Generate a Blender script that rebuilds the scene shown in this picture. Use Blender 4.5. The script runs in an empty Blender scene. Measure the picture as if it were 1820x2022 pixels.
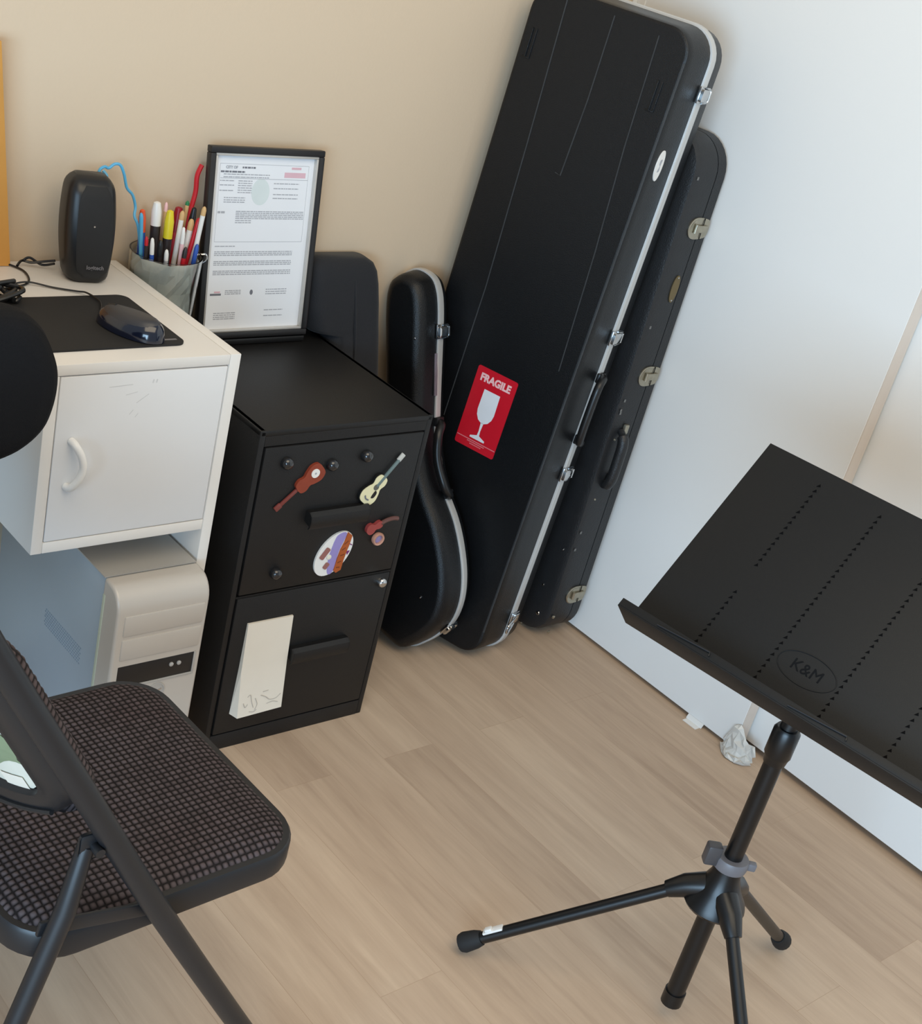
import bpy, bmesh, math, random
from mathutils import Vector, Matrix
random.seed(7)
S = bpy.context.scene
COL = S.collection
PI = math.pi

# ------------------------------------------------------------------ camera
CR = ((0.7626965, -0.6090457, 0.2176174), (-0.1521816, -0.4960260, -0.8548678), (0.6285974, 0.6188874, -0.4710029))
cam_d = bpy.data.cameras.new('camera')
cam = bpy.data.objects.new('camera', cam_d); COL.objects.link(cam)
m = Matrix(((CR[0][0], -CR[1][0], -CR[2][0]), (CR[0][1], -CR[1][1], -CR[2][1]), (CR[0][2], -CR[1][2], -CR[2][2]))).to_4x4()
m.translation = Vector((-2.4143943, -2.1349027, 1.6322649))
cam.matrix_world = m
cam_d.sensor_fit = 'VERTICAL'; cam_d.sensor_height = 36.0
cam_d.lens = 2739.3085 / 2022 * 36.0
cam_d.shift_x = (910 - 815.125) / 2022
cam_d.shift_y = (1132.532 - 1011) / 2022
cam_d.clip_start = 0.02
S.camera = cam

# ------------------------------------------------------------------ light and exposure
S.view_settings.view_transform = 'Standard'
S.view_settings.look = 'None'
S.view_settings.exposure = 0.0
S.view_settings.gamma = 1.0
S.view_settings.use_curve_mapping = False
W = bpy.data.worlds.new('world'); S.world = W; W.use_nodes = True
wb = W.node_tree.nodes['Background']
wb.inputs[0].default_value = (0.78, 0.88, 1.0, 1); wb.inputs[1].default_value = 0.46


def area(name, loc, target, sx, sy, power, color):
    d = bpy.data.lights.new(name, 'AREA'); d.shape = 'RECTANGLE'; d.size = sx; d.size_y = sy
    d.energy = power; d.color = color
    o = bpy.data.objects.new(name, d); COL.objects.link(o)
    o.location = loc
    o.rotation_euler = (Vector(target) - Vector(loc)).to_track_quat('-Z', 'Y').to_euler()
    return o


area('window_light', (-4.1, -3.1, 1.05), (-0.3, -0.7, 0.35), 2.4, 1.3, 136, (0.50, 0.75, 1.0))
area('ceiling_bounce_light', (-1.6, -2.0, 2.9), (-0.7, -0.5, 0.6), 2.4, 2.0, 44, (1.0, 0.84, 0.60))



# ------------------------------------------------------------------ materials
def lin(c):
    return tuple(((v / 255) / 12.92 if v / 255 <= 0.04045 else ((v / 255 + 0.055) / 1.055) ** 2.4) for v in c)


def mat(name, rgb, rough=0.5, metal=0.0, noise=0.06, nscale=30.0, bump=0.0, bscale=200.0, spec=0.5, coat=0.0, trans=0.0, sheen=0.0, emis=None):
    mt = bpy.data.materials.new(name); mt.use_nodes = True
    nt = mt.node_tree; N = nt.nodes; L = nt.links
    b = N['Principled BSDF']
    c = lin(rgb)
    tc = N.new('ShaderNodeTexCoord')
    nz = N.new('ShaderNodeTexNoise'); nz.inputs['Scale'].default_value = nscale; nz.inputs['Detail'].default_value = 4
    L.new(tc.outputs['Object'], nz.inputs['Vector'])
    mr = N.new('ShaderNodeMapRange'); mr.inputs['To Min'].default_value = 1 - noise; mr.inputs['To Max'].default_value = 1 + noise
    L.new(nz.outputs['Fac'], mr.inputs['Value'])
    vm = N.new('ShaderNodeVectorMath'); vm.operation = 'SCALE'; vm.inputs[0].default_value = c
    L.new(mr.outputs['Result'], vm.inputs['Scale'])
    L.new(vm.outputs['Vector'], b.inputs['Base Color'])
    b.inputs['Roughness'].default_value = rough; b.inputs['Metallic'].default_value = metal
    b.inputs['Specular IOR Level'].default_value = spec
    b.inputs['Coat Weight'].default_value = coat
    b.inputs['Transmission Weight'].default_value = trans
    if sheen: b.inputs['Sheen Weight'].default_value = sheen
    if bump:
        n2 = N.new('ShaderNodeTexNoise'); n2.inputs['Scale'].default_value = bscale; n2.inputs['Detail'].default_value = 3
        L.new(tc.outputs['Object'], n2.inputs['Vector'])
        bp = N.new('ShaderNodeBump'); bp.inputs['Strength'].default_value = bump; bp.inputs['Distance'].default_value = 0.002
        L.new(n2.outputs['Fac'], bp.inputs['Height']); L.new(bp.outputs['Normal'], b.inputs['Normal'])
    return mt


M = {}
M['beige'] = mat('beige_wall_paint', (207, 187, 162), 0.85, noise=0.015, nscale=3, bump=0.15, bscale=160, spec=0.2)
M['white_wall'] = mat('white_wall_panel', (232, 232, 230), 0.7, noise=0.012, nscale=2, bump=0.05, bscale=120, spec=0.3)
M['tape'] = mat('cream_seam_tape', (214, 203, 192), 0.55, noise=0.05, nscale=9)
M['crumple'] = mat('clear_crumpled_tape', (232, 230, 224), 0.3, noise=0.12, nscale=60, trans=0.25)
M['gap'] = mat('recess_shade_paint', (62, 58, 62), 0.9)  # dark tone stands in for the shade in the gaps around the doors
M['desk'] = mat('white_laminate', (226, 222, 216), 0.42, noise=0.01, nscale=5, spec=0.5)
M['door'] = mat('white_scuffed_laminate', (224, 224, 224), 0.45, noise=0.03, nscale=8)
M['black_steel'] = mat('black_textured_steel', (17, 16, 16), 0.5, noise=0.12, nscale=140, bump=0.25, bscale=700, spec=0.45)
M['abs'] = mat('black_pebbled_abs', (13, 14, 16), 0.36, noise=0.15, nscale=60, bump=0.35, bscale=500, spec=0.36)
M['abs_glint'] = mat('black_abs_edge_glint', (52, 55, 58), 0.35, noise=0.3, nscale=25)  # lighter black paints the glint on the face edge and ribs
M['leatherette'] = mat('black_vinyl', (32, 33, 35), 0.42, noise=0.2, nscale=30, bump=0.4, bscale=350)
M['alu'] = mat('brushed_aluminium_valance', (206, 206, 204), 0.34, metal=0.35, noise=0.06, nscale=14)
M['chrome'] = mat('chrome', (205, 205, 205), 0.14, metal=1.0, noise=0.1, nscale=80)
M['nickel'] = mat('aged_nickel', (176, 168, 150), 0.3, metal=0.9, noise=0.2, nscale=90)
M['bag'] = mat('navy_black_nylon', (17, 19, 25), 0.8, noise=0.18, nscale=12, bump=0.3, bscale=400, sheen=0.1)
M['pc_grey'] = mat('grey_plastic_tower_shell', (176, 172, 166), 0.36, noise=0.02, nscale=20, metal=0.15)
M['pc_side'] = mat('blue_grey_steel_side', (168, 182, 194), 0.4, noise=0.02, nscale=15, metal=0.35)
M['pc_front'] = mat('silver_front_bezel', (192, 184, 174), 0.34, noise=0.02, nscale=20, metal=0.1)
M['black'] = mat('black_plastic', (22, 22, 23), 0.35, noise=0.1, nscale=40)
M['black_matt'] = mat('matt_black', (24, 24, 25), 0.75, noise=0.15, nscale=120)
M['stand'] = mat('satin_black_powdercoat', (14, 14, 15), 0.34, noise=0.1, nscale=90, spec=0.5)
M['plate'] = mat('graphite_music_desk', (13, 15, 17), 0.55, noise=0.08, nscale=90, bump=0.1, bscale=900, spec=0.35)
M['perf'] = mat('perforation_black', (12, 12, 13), 0.95, spec=0.06)
M['deboss'] = mat('dark_debossed_print', (20, 21, 23), 0.85, spec=0.1)
M['grey_clamp'] = mat('grey_plastic_clamp', (112, 110, 114), 0.45)
M['tube'] = mat('charcoal_painted_tube', (27, 28, 31), 0.4, noise=0.12, nscale=35, spec=0.5)
M['mesh'] = mat('black_chair_cloth', (22, 22, 24), 0.95, noise=0.2, nscale=300, bump=0.6, bscale=900, spec=0.2)
M['white'] = mat('white_gloss_plastic', (232, 230, 226), 0.3, noise=0.01)
M['paper'] = mat('white_paper', (228, 230, 234), 0.6, noise=0.01)
M['pad_paper'] = mat('cream_note_paper', (226, 216, 200), 0.75, noise=0.02, nscale=40)
M['ink'] = mat('grey_print', (166, 168, 174), 0.7)
M['ink_dark'] = mat('dark_print', (112, 114, 122), 0.7)
M['ink_red'] = mat('pink_print', (214, 176, 186), 0.7)
M['seal'] = mat('pale_green_seal', (210, 219, 219), 0.7)
M['frame'] = mat('black_wood_frame', (28, 27, 28), 0.4)
M['red'] = mat('fragile_red', (196, 18, 38), 0.4, noise=0.06, nscale=70)
M['pink'] = mat('faded_pink_print', (222, 120, 128), 0.5)
M['label_white'] = mat('pale_print', (222, 226, 232), 0.5)
M['label_pink'] = mat('pale_pink_print', (235, 190, 192), 0.5)
M['gold'] = mat('aged_brass_badge', (120, 104, 72), 0.4, metal=0.6)
M['mouse_blue'] = mat('navy_translucent_mouse', (14, 20, 38), 0.16, noise=0.2, nscale=30, coat=0.6)
M['mouse_grey'] = mat('charcoal_mouse', (52, 52, 56), 0.4)
M['brown'] = mat('red_brown_wood', (138, 58, 38), 0.35, noise=0.2, nscale=60)
M['cream'] = mat('cream_lacquer', (228, 220, 178), 0.35)
M['teal'] = mat('grey_teal', (104, 122, 122), 0.4)
M['purple'] = mat('lilac_print', (150, 138, 196), 0.35)
M['orange_br'] = mat('orange_brown_print', (168, 84, 36), 0.4)
M['wood_lt'] = mat('warm_orange_wood', (196, 140, 66), 0.5, noise=0.15, nscale=12)
M['blue'] = mat('sky_blue_plastic', (84, 168, 208), 0.35)
M['pen_red'] = mat('red_plastic', (190, 28, 40), 0.35)
M['pen_orange'] = mat('orange_plastic', (226, 86, 42), 0.4)
M['pen_yellow'] = mat('yellow_plastic', (222, 204, 40), 0.4)
M['pen_green'] = mat('green_plastic', (40, 120, 72), 0.4)
M['pen_blue'] = mat('blue_plastic', (44, 84, 170), 0.35)
M['pen_tan'] = mat('pencil_wood', (206, 168, 116), 0.6)
M['pen_dark'] = mat('dark_plastic', (44, 36, 36), 0.4)
M['green_print'] = mat('grey_green_print', (134, 148, 116), 0.35, noise=0.35, nscale=40)
M['cream_print'] = mat('cream_glossy_print', (226, 222, 206), 0.3, noise=0.05)
M['violet_strip'] = mat('mauve_worn_label', (122, 112, 122), 0.5, noise=0.2, nscale=90)


def floor_material():
    mt = bpy.data.materials.new('light_oak_laminate'); mt.use_nodes = True
    nt = mt.node_tree; N = nt.nodes; L = nt.links; b = N['Principled BSDF']
    tc = N.new('ShaderNodeTexCoord')
    mp = N.new('ShaderNodeMapping'); mp.inputs['Rotation'].default_value = (0, 0, PI / 2)
    mp.inputs['Location'].default_value = (0.29, 0.125, 0)
    L.new(tc.outputs['Object'], mp.inputs['Vector'])
    br = N.new('ShaderNodeTexBrick')
    br.inputs['Scale'].default_value = 1.0
    br.inputs['Brick Width'].default_value = 0.86; br.inputs['Row Height'].default_value = 0.13
    br.inputs['Mortar Size'].default_value = 0.0007; br.inputs['Mortar Smooth'].default_value = 0.6
    br.offset = 0.42; br.offset_frequency = 2
    br.inputs['Color1'].default_value = (0.0, 0.0, 0.0, 1); br.inputs['Color2'].default_value = (1, 1, 1, 1)
    br.inputs['Mortar'].default_value = (0.5, 0.5, 0.5, 1)
    L.new(mp.outputs['Vector'], br.inputs['Vector'])
    # grain stretched along Y
    m2 = N.new('ShaderNodeMapping'); m2.inputs['Scale'].default_value = (17, 1.5, 1)
    L.new(tc.outputs['Object'], m2.inputs['Vector'])
    off = N.new('ShaderNodeVectorMath'); off.operation = 'ADD'
    L.new(m2.outputs['Vector'], off.inputs[0]); L.new(br.outputs['Color'], off.inputs[1])
    g = N.new('ShaderNodeTexNoise'); g.inputs['Scale'].default_value = 2.2; g.inputs['Detail'].default_value = 8; g.inputs['Roughness'].default_value = 0.62; g.inputs['Distortion'].default_value = 0.4
    L.new(off.outputs['Vector'], g.inputs['Vector'])
    g2 = N.new('ShaderNodeTexNoise'); g2.inputs['Scale'].default_value = 0.35; g2.inputs['Detail'].default_value = 3
    L.new(off.outputs['Vector'], g2.inputs['Vector'])
    ramp = N.new('ShaderNodeValToRGB'); e = ramp.color_ramp.elements
    e[0].position = 0.24; e[0].color = (*lin((166, 141, 119)), 1)
    e[1].position = 0.76; e[1].color = (*lin((214, 190, 164)), 1)
    mid = e.new(0.5); mid.color = (*lin((193, 168, 144)), 1)
    ad = N.new('ShaderNodeMath'); ad.operation = 'MULTIPLY_ADD'; ad.inputs[1].default_value = 0.55
    L.new(g.outputs['Fac'], ad.inputs[0])
    ad2 = N.new('ShaderNodeMath'); ad2.operation = 'MULTIPLY'; ad2.inputs[1].default_value = 0.45
    L.new(g2.outputs['Fac'], ad2.inputs[0]); L.new(ad2.outputs[0], ad.inputs[2])
    pl = N.new('ShaderNodeMath'); pl.operation = 'MULTIPLY_ADD'; pl.inputs[1].default_value = 0.13; 
    L.new(br.outputs['Color'], pl.inputs[0])
    sb = N.new('ShaderNodeMath'); sb.operation = 'SUBTRACT'; sb.inputs[1].default_value = 0.065
    L.new(ad.outputs[0], sb.inputs[0]); L.new(sb.outputs[0], pl.inputs[2])
    L.new(pl.outputs[0], ramp.inputs['Fac'])
    mx = N.new('ShaderNodeMixRGB'); mx.blend_type = 'MULTIPLY'; mx.inputs['Color2'].default_value = (0.84, 0.8, 0.76, 1)
    L.new(br.outputs['Fac'], mx.inputs['Fac']); L.new(ramp.outputs['Color'], mx.inputs['Color1'])
    L.new(mx.outputs['Color'], b.inputs['Base Color'])
    b.inputs['Roughness'].default_value = 0.5; b.inputs['Specular IOR Level'].default_value = 0.3
    bp = N.new('ShaderNodeBump'); bp.inputs['Strength'].default_value = 0.06; bp.inputs['Distance'].default_value = 0.001
    L.new(g.outputs['Fac'], bp.inputs['Height']); L.new(bp.outputs['Normal'], b.inputs['Normal'])
    return mt


def fabric_material():
    # knobbly woven upholstery: knobs lighter, gaps darker (gap = true depth of the weave, stored per vertex height)
    mt = bpy.data.materials.new('brown_grey_knobbly_weave'); mt.use_nodes = True
    nt = mt.node_tree; N = nt.nodes; L = nt.links; b = N['Principled BSDF']
    at = N.new('ShaderNodeAttribute'); at.attribute_name = 'knob'
    tc = N.new('ShaderNodeTexCoord')
    nz = N.new('ShaderNodeTexNoise'); nz.inputs['Scale'].default_value = 14; nz.inputs['Detail'].default_value = 5
    L.new(tc.outputs['Object'], nz.inputs['Vector'])
    r = N.new('ShaderNodeValToRGB'); e = r.color_ramp.elements
    e[0].position = 0.15; e[0].color = (*lin((20, 15, 15)), 1)
    e[1].position = 0.75; e[1].color = (*lin((86, 79, 81)), 1)
    L.new(at.outputs['Fac'], r.inputs['Fac'])
    mx = N.new('ShaderNodeMixRGB'); mx.blend_type = 'MULTIPLY'; mx.inputs['Fac'].default_value = 0.5
    mx.inputs['Color2'].default_value = (0.9, 0.72, 0.68, 1)
    L.new(nz.outputs['Fac'], mx.inputs['Fac'])
    L.new(r.outputs['Color'], mx.inputs['Color1']); L.new(mx.outputs['Color'], b.inputs['Base Color'])
    b.inputs['Roughness'].default_value = 0.85; b.inputs['Specular IOR Level'].default_value = 0.3
    return mt


def glass_material():
    mt = mat('grey_glass_cup', (236, 240, 238), 0.06, noise=0.01, trans=1.0)
    return mt


M['floor'] = floor_material(); M['fabric'] = fabric_material(); M['glass'] = glass_material()
M['clear'] = mat('clear_picture_glass', (255, 255, 255), 0.03, noise=0.0, trans=1.0)
M['wrap'] = mat('crumpled_grey_cellophane', (206, 206, 200), 0.3, noise=0.35, nscale=22, bump=1.0, bscale=40)


# ------------------------------------------------------------------ mesh helpers
class MB:
    def __init__(s): s.bm = bmesh.new()

    def _add(s, verts, faces, mtx=None):
        vs = [s.bm.verts.new((mtx @ Vector(v)) if mtx else Vector(v)) for v in verts]
        for f in faces:
            try: s.bm.faces.new([vs[i] for i in f])
            except ValueError: pass
        return vs

    def box(s, a, b, bev=0.0, mtx=None, seg=2):
        x0, y0, z0 = a; x1, y1, z1 = b
        t = bmesh.new()
        vs = [t.verts.new(p) for p in ((x0, y0, z0), (x1, y0, z0), (x1, y1, z0), (x0, y1, z0), (x0, y0, z1), (x1, y0, z1), (x1, y1, z1), (x0, y1, z1))]
        for f in ((3, 2, 1, 0), (4, 5, 6, 7), (0, 1, 5, 4), (1, 2, 6, 5), (2, 3, 7, 6), (3, 0, 4, 7)):
            t.faces.new([vs[i] for i in f])
        if bev: bmesh.ops.bevel(t, geom=t.edges[:], offset=bev, segments=seg, affect='EDGES', profile=0.5)
        t.verts.index_update()
        s._add([v.co.copy() for v in t.verts], [[v.index for v in f.verts] for f in t.faces], mtx)
        t.free(); return s

    def rings(s, rings, cap0=True, cap1=True, closed=True, mtx=None):
        n = len(rings[0]); verts = [p for r in rings for p in r]; faces = []
        for i in range(len(rings) - 1):
            for j in range(n if closed else n - 1):
                k = (j + 1) % n
                faces.append((i * n + j, i * n + k, (i + 1) * n + k, (i + 1) * n + j))
        if cap0: faces.append(tuple(range(n - 1, -1, -1)))
        if cap1: faces.append(tuple((len(rings) - 1) * n + j for j in range(n)))
        s._add(verts, faces, mtx); return s

    def tube(s, pts, r, seg=14, caps=True, mtx=None):
        pts = [Vector(p) for p in pts]; R = []
        rr = r if isinstance(r, (list, tuple)) else [r] * len(pts)
        up = None
        for i, p in enumerate(pts):
            d = (pts[min(i + 1, len(pts) - 1)] - pts[max(i - 1, 0)]).normalized()
            if up is None:
                up = Vector((0, 0, 1)) if abs(d.z) < 0.9 else Vector((1, 0, 0))
            x = d.cross(up).normalized(); y = x.cross(d).normalized(); up = y
            R.append([p + (x * math.cos(2 * PI * k / seg) + y * math.sin(2 * PI * k / seg)) * rr[i] for k in range(seg)])
        return s.rings(R, caps, caps, mtx=mtx)

    def lathe(s, prof, seg=28, mtx=None):
        R = [[(r * math.cos(2 * PI * k / seg), r * math.sin(2 * PI * k / seg), z) for k in range(seg)] for r, z in prof]
        return s.rings(R, True, True, mtx=mtx)

    def prism(s, outline, z0, z1, mtx=None):
        return s.rings([[(x, y, z0) for x, y in outline], [(x, y, z1) for x, y in outline]], mtx=mtx)

    def build(s, name, material, parent=None, smooth=True, angle=38):
        bmesh.ops.recalc_face_normals(s.bm, faces=s.bm.faces[:])
        me = bpy.data.meshes.new(name); s.bm.to_mesh(me); s.bm.free()
        me.materials.append(M[material] if isinstance(material, str) else material)
        o = bpy.data.objects.new(name, me); COL.objects.link(o)
        if smooth:
            me.shade_smooth()
            me.set_sharp_from_angle(angle=math.radians(angle))
        if parent is not None: o.parent = parent
        return o


def thing(name, label, cat, loc=(0, 0, 0), rotz=0.0, mtx=None, group=None):
    o = bpy.data.objects.new(name, None); COL.objects.link(o); o.empty_display_size = 0.05
    if mtx is not None: o.matrix_world = mtx
    else: o.location = loc; o.rotation_euler = (0, 0, rotz)
    o['label'] = label; o['category'] = cat
    if group: o['group'] = group
    return o


def tag(o, label, cat, group=None, kind=None):
    o['label'] = label; o['category'] = cat
    if group: o['group'] = group
    if kind: o['kind'] = kind
    return o


def struct(o): o['kind'] = 'structure'; return o


def axes(o, x, y, z):
    mm = Matrix((x, y, z)).transposed().to_4x4(); mm.translation = Vector(o); return mm


def rrect(x0, x1, y0, y1, r, n=8):
    P = []
    for cx, cy, a0 in ((x1 - r, y1 - r, 0), (x0 + r, y1 - r, PI / 2), (x0 + r, y0 + r, PI), (x1 - r, y0 + r, 1.5 * PI)):
        for k in range(n + 1):
            a = a0 + PI / 2 * k / n
            P.append((cx + r * math.cos(a), cy + r * math.sin(a)))
    return P


def inset(P, d):
    n = len(P); Q = []
    for i in range(n):
        a = Vector(P[i - 1]); b = Vector(P[i]); c = Vector(P[(i + 1) % n])
        e = ((b - a).normalized() + (c - b).normalized())
        if e.length < 1e-6: e = b - a
        e.normalize(); nn = Vector((-e.y, e.x))      # inward for counter-clockwise
        Q.append(tuple(b + nn * d))
    return Q


def smooth_closed(P, sub=6):
    n = len(P); Q = []
    for i in range(n):
        p0, p1, p2, p3 = [Vector(P[(i + k) % n]) for k in (-1, 0, 1, 2)]
        for j in range(sub):
            t = j / sub
            Q.append(tuple(0.5 * ((2 * p1) + (-p0 + p2) * t + (2 * p0 - 5 * p1 + 4 * p2 - p3) * t * t + (-p0 + 3 * p1 - 3 * p2 + p3) * t ** 3)))
    return Q


def smooth_open(P, sub=6):
    P = [Vector(p) for p in P]; Q = []
    for i in range(len(P) - 1):
        p0 = P[max(i - 1, 0)]; p1 = P[i]; p2 = P[i + 1]; p3 = P[min(i + 2, len(P) - 1)]
        for j in range(sub):
            t = j / sub
            Q.append(0.5 * ((2 * p1) + (-p0 + p2) * t + (2 * p0 - 5 * p1 + 4 * p2 - p3) * t * t + (-p0 + 3 * p1 - 3 * p2 + p3) * t ** 3))
    Q.append(P[-1]); return Q


def text_obj(name, txt, size, material, parent, mtx, bold=0.0, extrude=0.0003, align='CENTER', sx=1.0):
    cu = bpy.data.curves.new(name, 'FONT'); cu.body = txt; cu.size = size; cu.extrude = extrude; cu.offset = bold
    cu.align_x = align; cu.align_y = 'CENTER'; cu.resolution_u = 3
    t = bpy.data.objects.new(name + '_c', cu); COL.objects.link(t)
    bpy.context.view_layer.update()
    dg = bpy.context.evaluated_depsgraph_get()
    me = bpy.data.meshes.new_from_object(t.evaluated_get(dg))
    COL.objects.unlink(t); bpy.data.objects.remove(t)
    me.transform(mtx @ Matrix.Diagonal((sx, 1, 1, 1)))
    me.materials.clear(); me.materials.append(M[material])
    o = bpy.data.objects.new(name, me); COL.objects.link(o); o.parent = parent
    return o


def on_ybk(x, y, z, ang=0.0):     # frame on a surface facing -Y : local x -> +X, local y -> +Z, local z -> -Y
    return axes((x, y, z), (1, 0, 0), (0, 0, 1), (0, -1, 0)) @ Matrix.Rotation(ang, 4, 'Z')


# ------------------------------------------------------------------ room
YW = 0.014
b = MB(); b.box((-4.2, -4.6, -0.06), (0.3, 0.1, 0)); struct(b.build('floor', 'floor', smooth=False))
b = MB(); b.box((-4.2, YW, -0.06), (0.3, YW + 0.1, 2.6)); struct(b.build('wall_back', 'beige', smooth=False))
b = MB(); b.box((0.085, -4.6, -0.06), (0.18, YW, 2.6)); struct(b.build('wall_right', 'gap', smooth=False))
# two flush sliding closet doors : the left one in front, its cream cut edge showing
t = MB(); t.box((0, -0.8555, 0.010), (0.036, YW, 2.5), 0.001); d1 = struct(t.build('door_1', 'white_wall', smooth=False))
t = MB(); t.box((0.0008, -0.8575, 0.011), (0.0355, -0.8556, 2.5)); o = t.build('door_edge', 'tape', d1, smooth=False)
t = MB(); t.box((0.046, -3.6, 0.017), (0.080, -0.82, 2.5), 0.001); struct(t.build('door_2', 'white_wall', smooth=False))
t = MB(); t.box((-0.016, YW - 0.004, 0), (0.0, YW, 2.6), 0.0015); t.box((-0.004, -0.012, 0.012), (0.0, YW - 0.004, 2.5), 0.0015)
struct(t.build('trim_1', 'white_wall', smooth=False))

# loose tape at the foot of the seam
t = MB(); rnd = random.Random(21); NU, NV = 11, 9; P = []
for i in range(NU):
    for j in range(NV):
        u = i / (NU - 1); v = j / (NV - 1)
        y = -0.832 - 0.082 * u; edge = math.sin(PI * u) ** 0.5 if 0 < u < 1 else 0.0
        z = 0.010 + (0.062 + 0.02 * math.sin(7 * u)) * max(0, 1 - v * 1.6) * (0.30 + 0.55 * edge)
        x = -0.004 - 0.046 * max(0, v - 0.25) * edge
        if 0 < v < 1: x -= rnd.uniform(0.0, 0.010); z += rnd.uniform(0.0, 0.010); y += rnd.uniform(-0.005, 0.005)
        P.append((x, y, max(z - 0.008 * v, 0.0025)))
fc = []
for i in range(NU - 1):
    for j in range(NV - 1):
        a, b_, c_, d_ = i * NV + j, i * NV + j + 1, (i + 1) * NV + j + 1, (i + 1) * NV + j
        fc += [(a, b_, c_), (a, c_, d_)] if rnd.random() < 0.5 else [(a, b_, d_), (b_, c_, d_)]
t._add(P, fc); o = t.build('crumpled_tape', 'crumple', smooth=False)
md = o.modifiers.new('s', 'SOLIDIFY'); md.thickness = 0.001; md.offset = -1
tag(o, 'crumpled pale adhesive tape at the foot of the cream sliding door edge', 'tape')
t = MB(); t.box((-0.001, -0.768, 0.0), (0.0, -0.722, 0.012), mtx=Matrix.Translation((-0.006, 0, 0.0005)) @ Matrix.Rotation(0.5, 4, 'Y'))
t.box((-0.022, -0.764, 0.0), (-0.002, -0.725, 0.0012))
tag(t.build('paper_scrap', 'white', smooth=False), 'small folded white scrap lying on the floor against the white sliding door', 'scrap')

# ------------------------------------------------------------------ desk
DR, DY, DH, DL, DZ = -1.1755, -0.4217, 0.8284, -1.5068, 0.509
desk = thing('desk', 'white laminate desk with a small cupboard under its top, against the beige wall', 'desk', (DR - 0.6, DY + 0.21, 0))
desk_o = Vector(desk.location)
inv = Matrix.Translation(-desk_o)


def dbox(name, a, bb, material, bev=0.0015, parent=None):
    q = MB(); q.box(a, bb, bev, mtx=inv); return q.build(name, material, parent or desk)


dbox('desk_top', (-2.45, DY, DH - 0.018), (DR - 0.0205, 0.0, DH), 'desk')
dbox('side_panel', (DR - 0.02, DY, 0.0), (DR, 0.0, DH), 'desk')
dbox('side_panel', (-2.47, DY, 0.0), (-2.4505, 0.0, DH), 'desk')
cab = MB()
cab.box((DL, DY + 0.0006, DZ), (DL + 0.019, -0.004, DH - 0.0185), 0.001, mtx=inv)
cab.box((DL + 0.0192, DY + 0.0006, DZ), (DR - 0.0205, -0.004, DZ + 0.019), 0.001, mtx=inv)
cab.box((DL + 0.0192, -0.014, DZ + 0.0192), (DR - 0.0205, -0.004, DH - 0.0185), 0.0, mtx=inv)
cab = cab.build('cupboard', 'desk', desk)
dr = MB(); dr.box((DL + 0.0208, DY + 0.0004, DZ + 0.0208), (DR - 0.0222, DY + 0.017, DH - 0.0200), 0.0012, mtx=inv)
dr = dr.build('cupboard_door', 'door', desk)
hp = smooth_open([(-1.459, DY, 0.703), (-1.457, DY - 0.012, 0.700), (-1.449, DY - 0.019, 0.684), (-1.445, DY - 0.021, 0.664), (-1.449, DY - 0.019, 0.645), (-1.457, DY - 0.011, 0.628), (-1.460, DY, 0.625)], 6)
q = MB(); q.tube([inv @ p for p in hp], [0.0062] * len(hp), 12); o = q.build('door_handle', 'white', desk)
o.parent = dr
# scuffs on the door
SC = mat('grey_scuff', (208, 208, 208), 0.5)
for (x, z, w, h, a_) in ((-1.385, 0.788, 0.040, 0.0006, 0.05), (-1.365, 0.774, 0.020, 0.0005, 0.2), (-1.345, 0.764, 0.024, 0.0006, 0.6), (-1.330, 0.792, 0.006, 0.0012, 1.4), (-1.324, 0.792, 0.006, 0.0012, 1.4), (-1.362, 0.742, 0.010, 0.0006, 0.9), (-1.352, 0.736, 0.008, 0.0006, 0.9)):
    q = MB(); q.box((-w / 2, -0.0001, -h), (w / 2, 0.0001, h), mtx=inv @ Matrix.Translation((x, DY + 0.0003, z)) @ Matrix.Rotation(-a_, 4, 'Y'))
    o = q.build('scuff_mark', SC, desk); o.parent = dr

# wooden box at the left edge of the picture
t = MB(); t.rings([[(x, y, z) for x, z in ((-1.62, DH + 0.0008), (-1.3865, DH + 0.0008), (-1.4315, 1.19), (-1.62, 1.19))] for y in (-0.024, -0.004)])
o = t.build('wooden_panel', 'wood_lt'); tag(o, 'warm orange wooden panel standing on the desk at the left picture edge', 'panel')

# ------------------------------------------------------------------ mouse pad, mouse, cable
padm = axes((-1.45, -0.274, DH + 0.0004), (1, 0, 0), (0, 1, 0), (0, 0, 1))
pd = thing('mouse_pad', 'black rectangular mouse pad with rounded corners on the white desk', 'mouse pad', mtx=padm)
q = MB(); q.prism(rrect(-0.21, 0.2, -0.104, 0.105, 0.018), 0, 0.003); q.build('pad_mat', 'black_matt', pd)
q = MB()
q.box((0.166, -0.088, 0.003), (0.19, -0.083, 0.0032)); q.build('printed_logo', 'grey_clamp', pd)

ma = math.radians(117)
mo = thing('computer_mouse', 'dark blue and charcoal computer mouse on the black mouse pad', 'mouse', (-1.323, -0.322, DH + 0.0046), ma - PI / 2)


def mouse_shell(z0, sc, hmax, cut=None):
    R = []
    n = 28
    for k in range(9):
        f = k / 8
        zz = z0 + hmax * math.sin(f * PI / 2); s_ = max(math.cos(f * PI / 2) ** 0.6, 0.02)
        ring = []
        for j in range(n):
            a = 2 * PI * j / n
            x = 0.031 * sc * math.cos(a) * (1 - 0.14 * math.sin(a)) * s_
            y = 0.061 * sc * math.sin(a) * (0.5 + 0.5 * s_)
            ring.append((x, y - 0.006 * (1 - s_), zz))
        R.append(ring)
    return R


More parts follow.
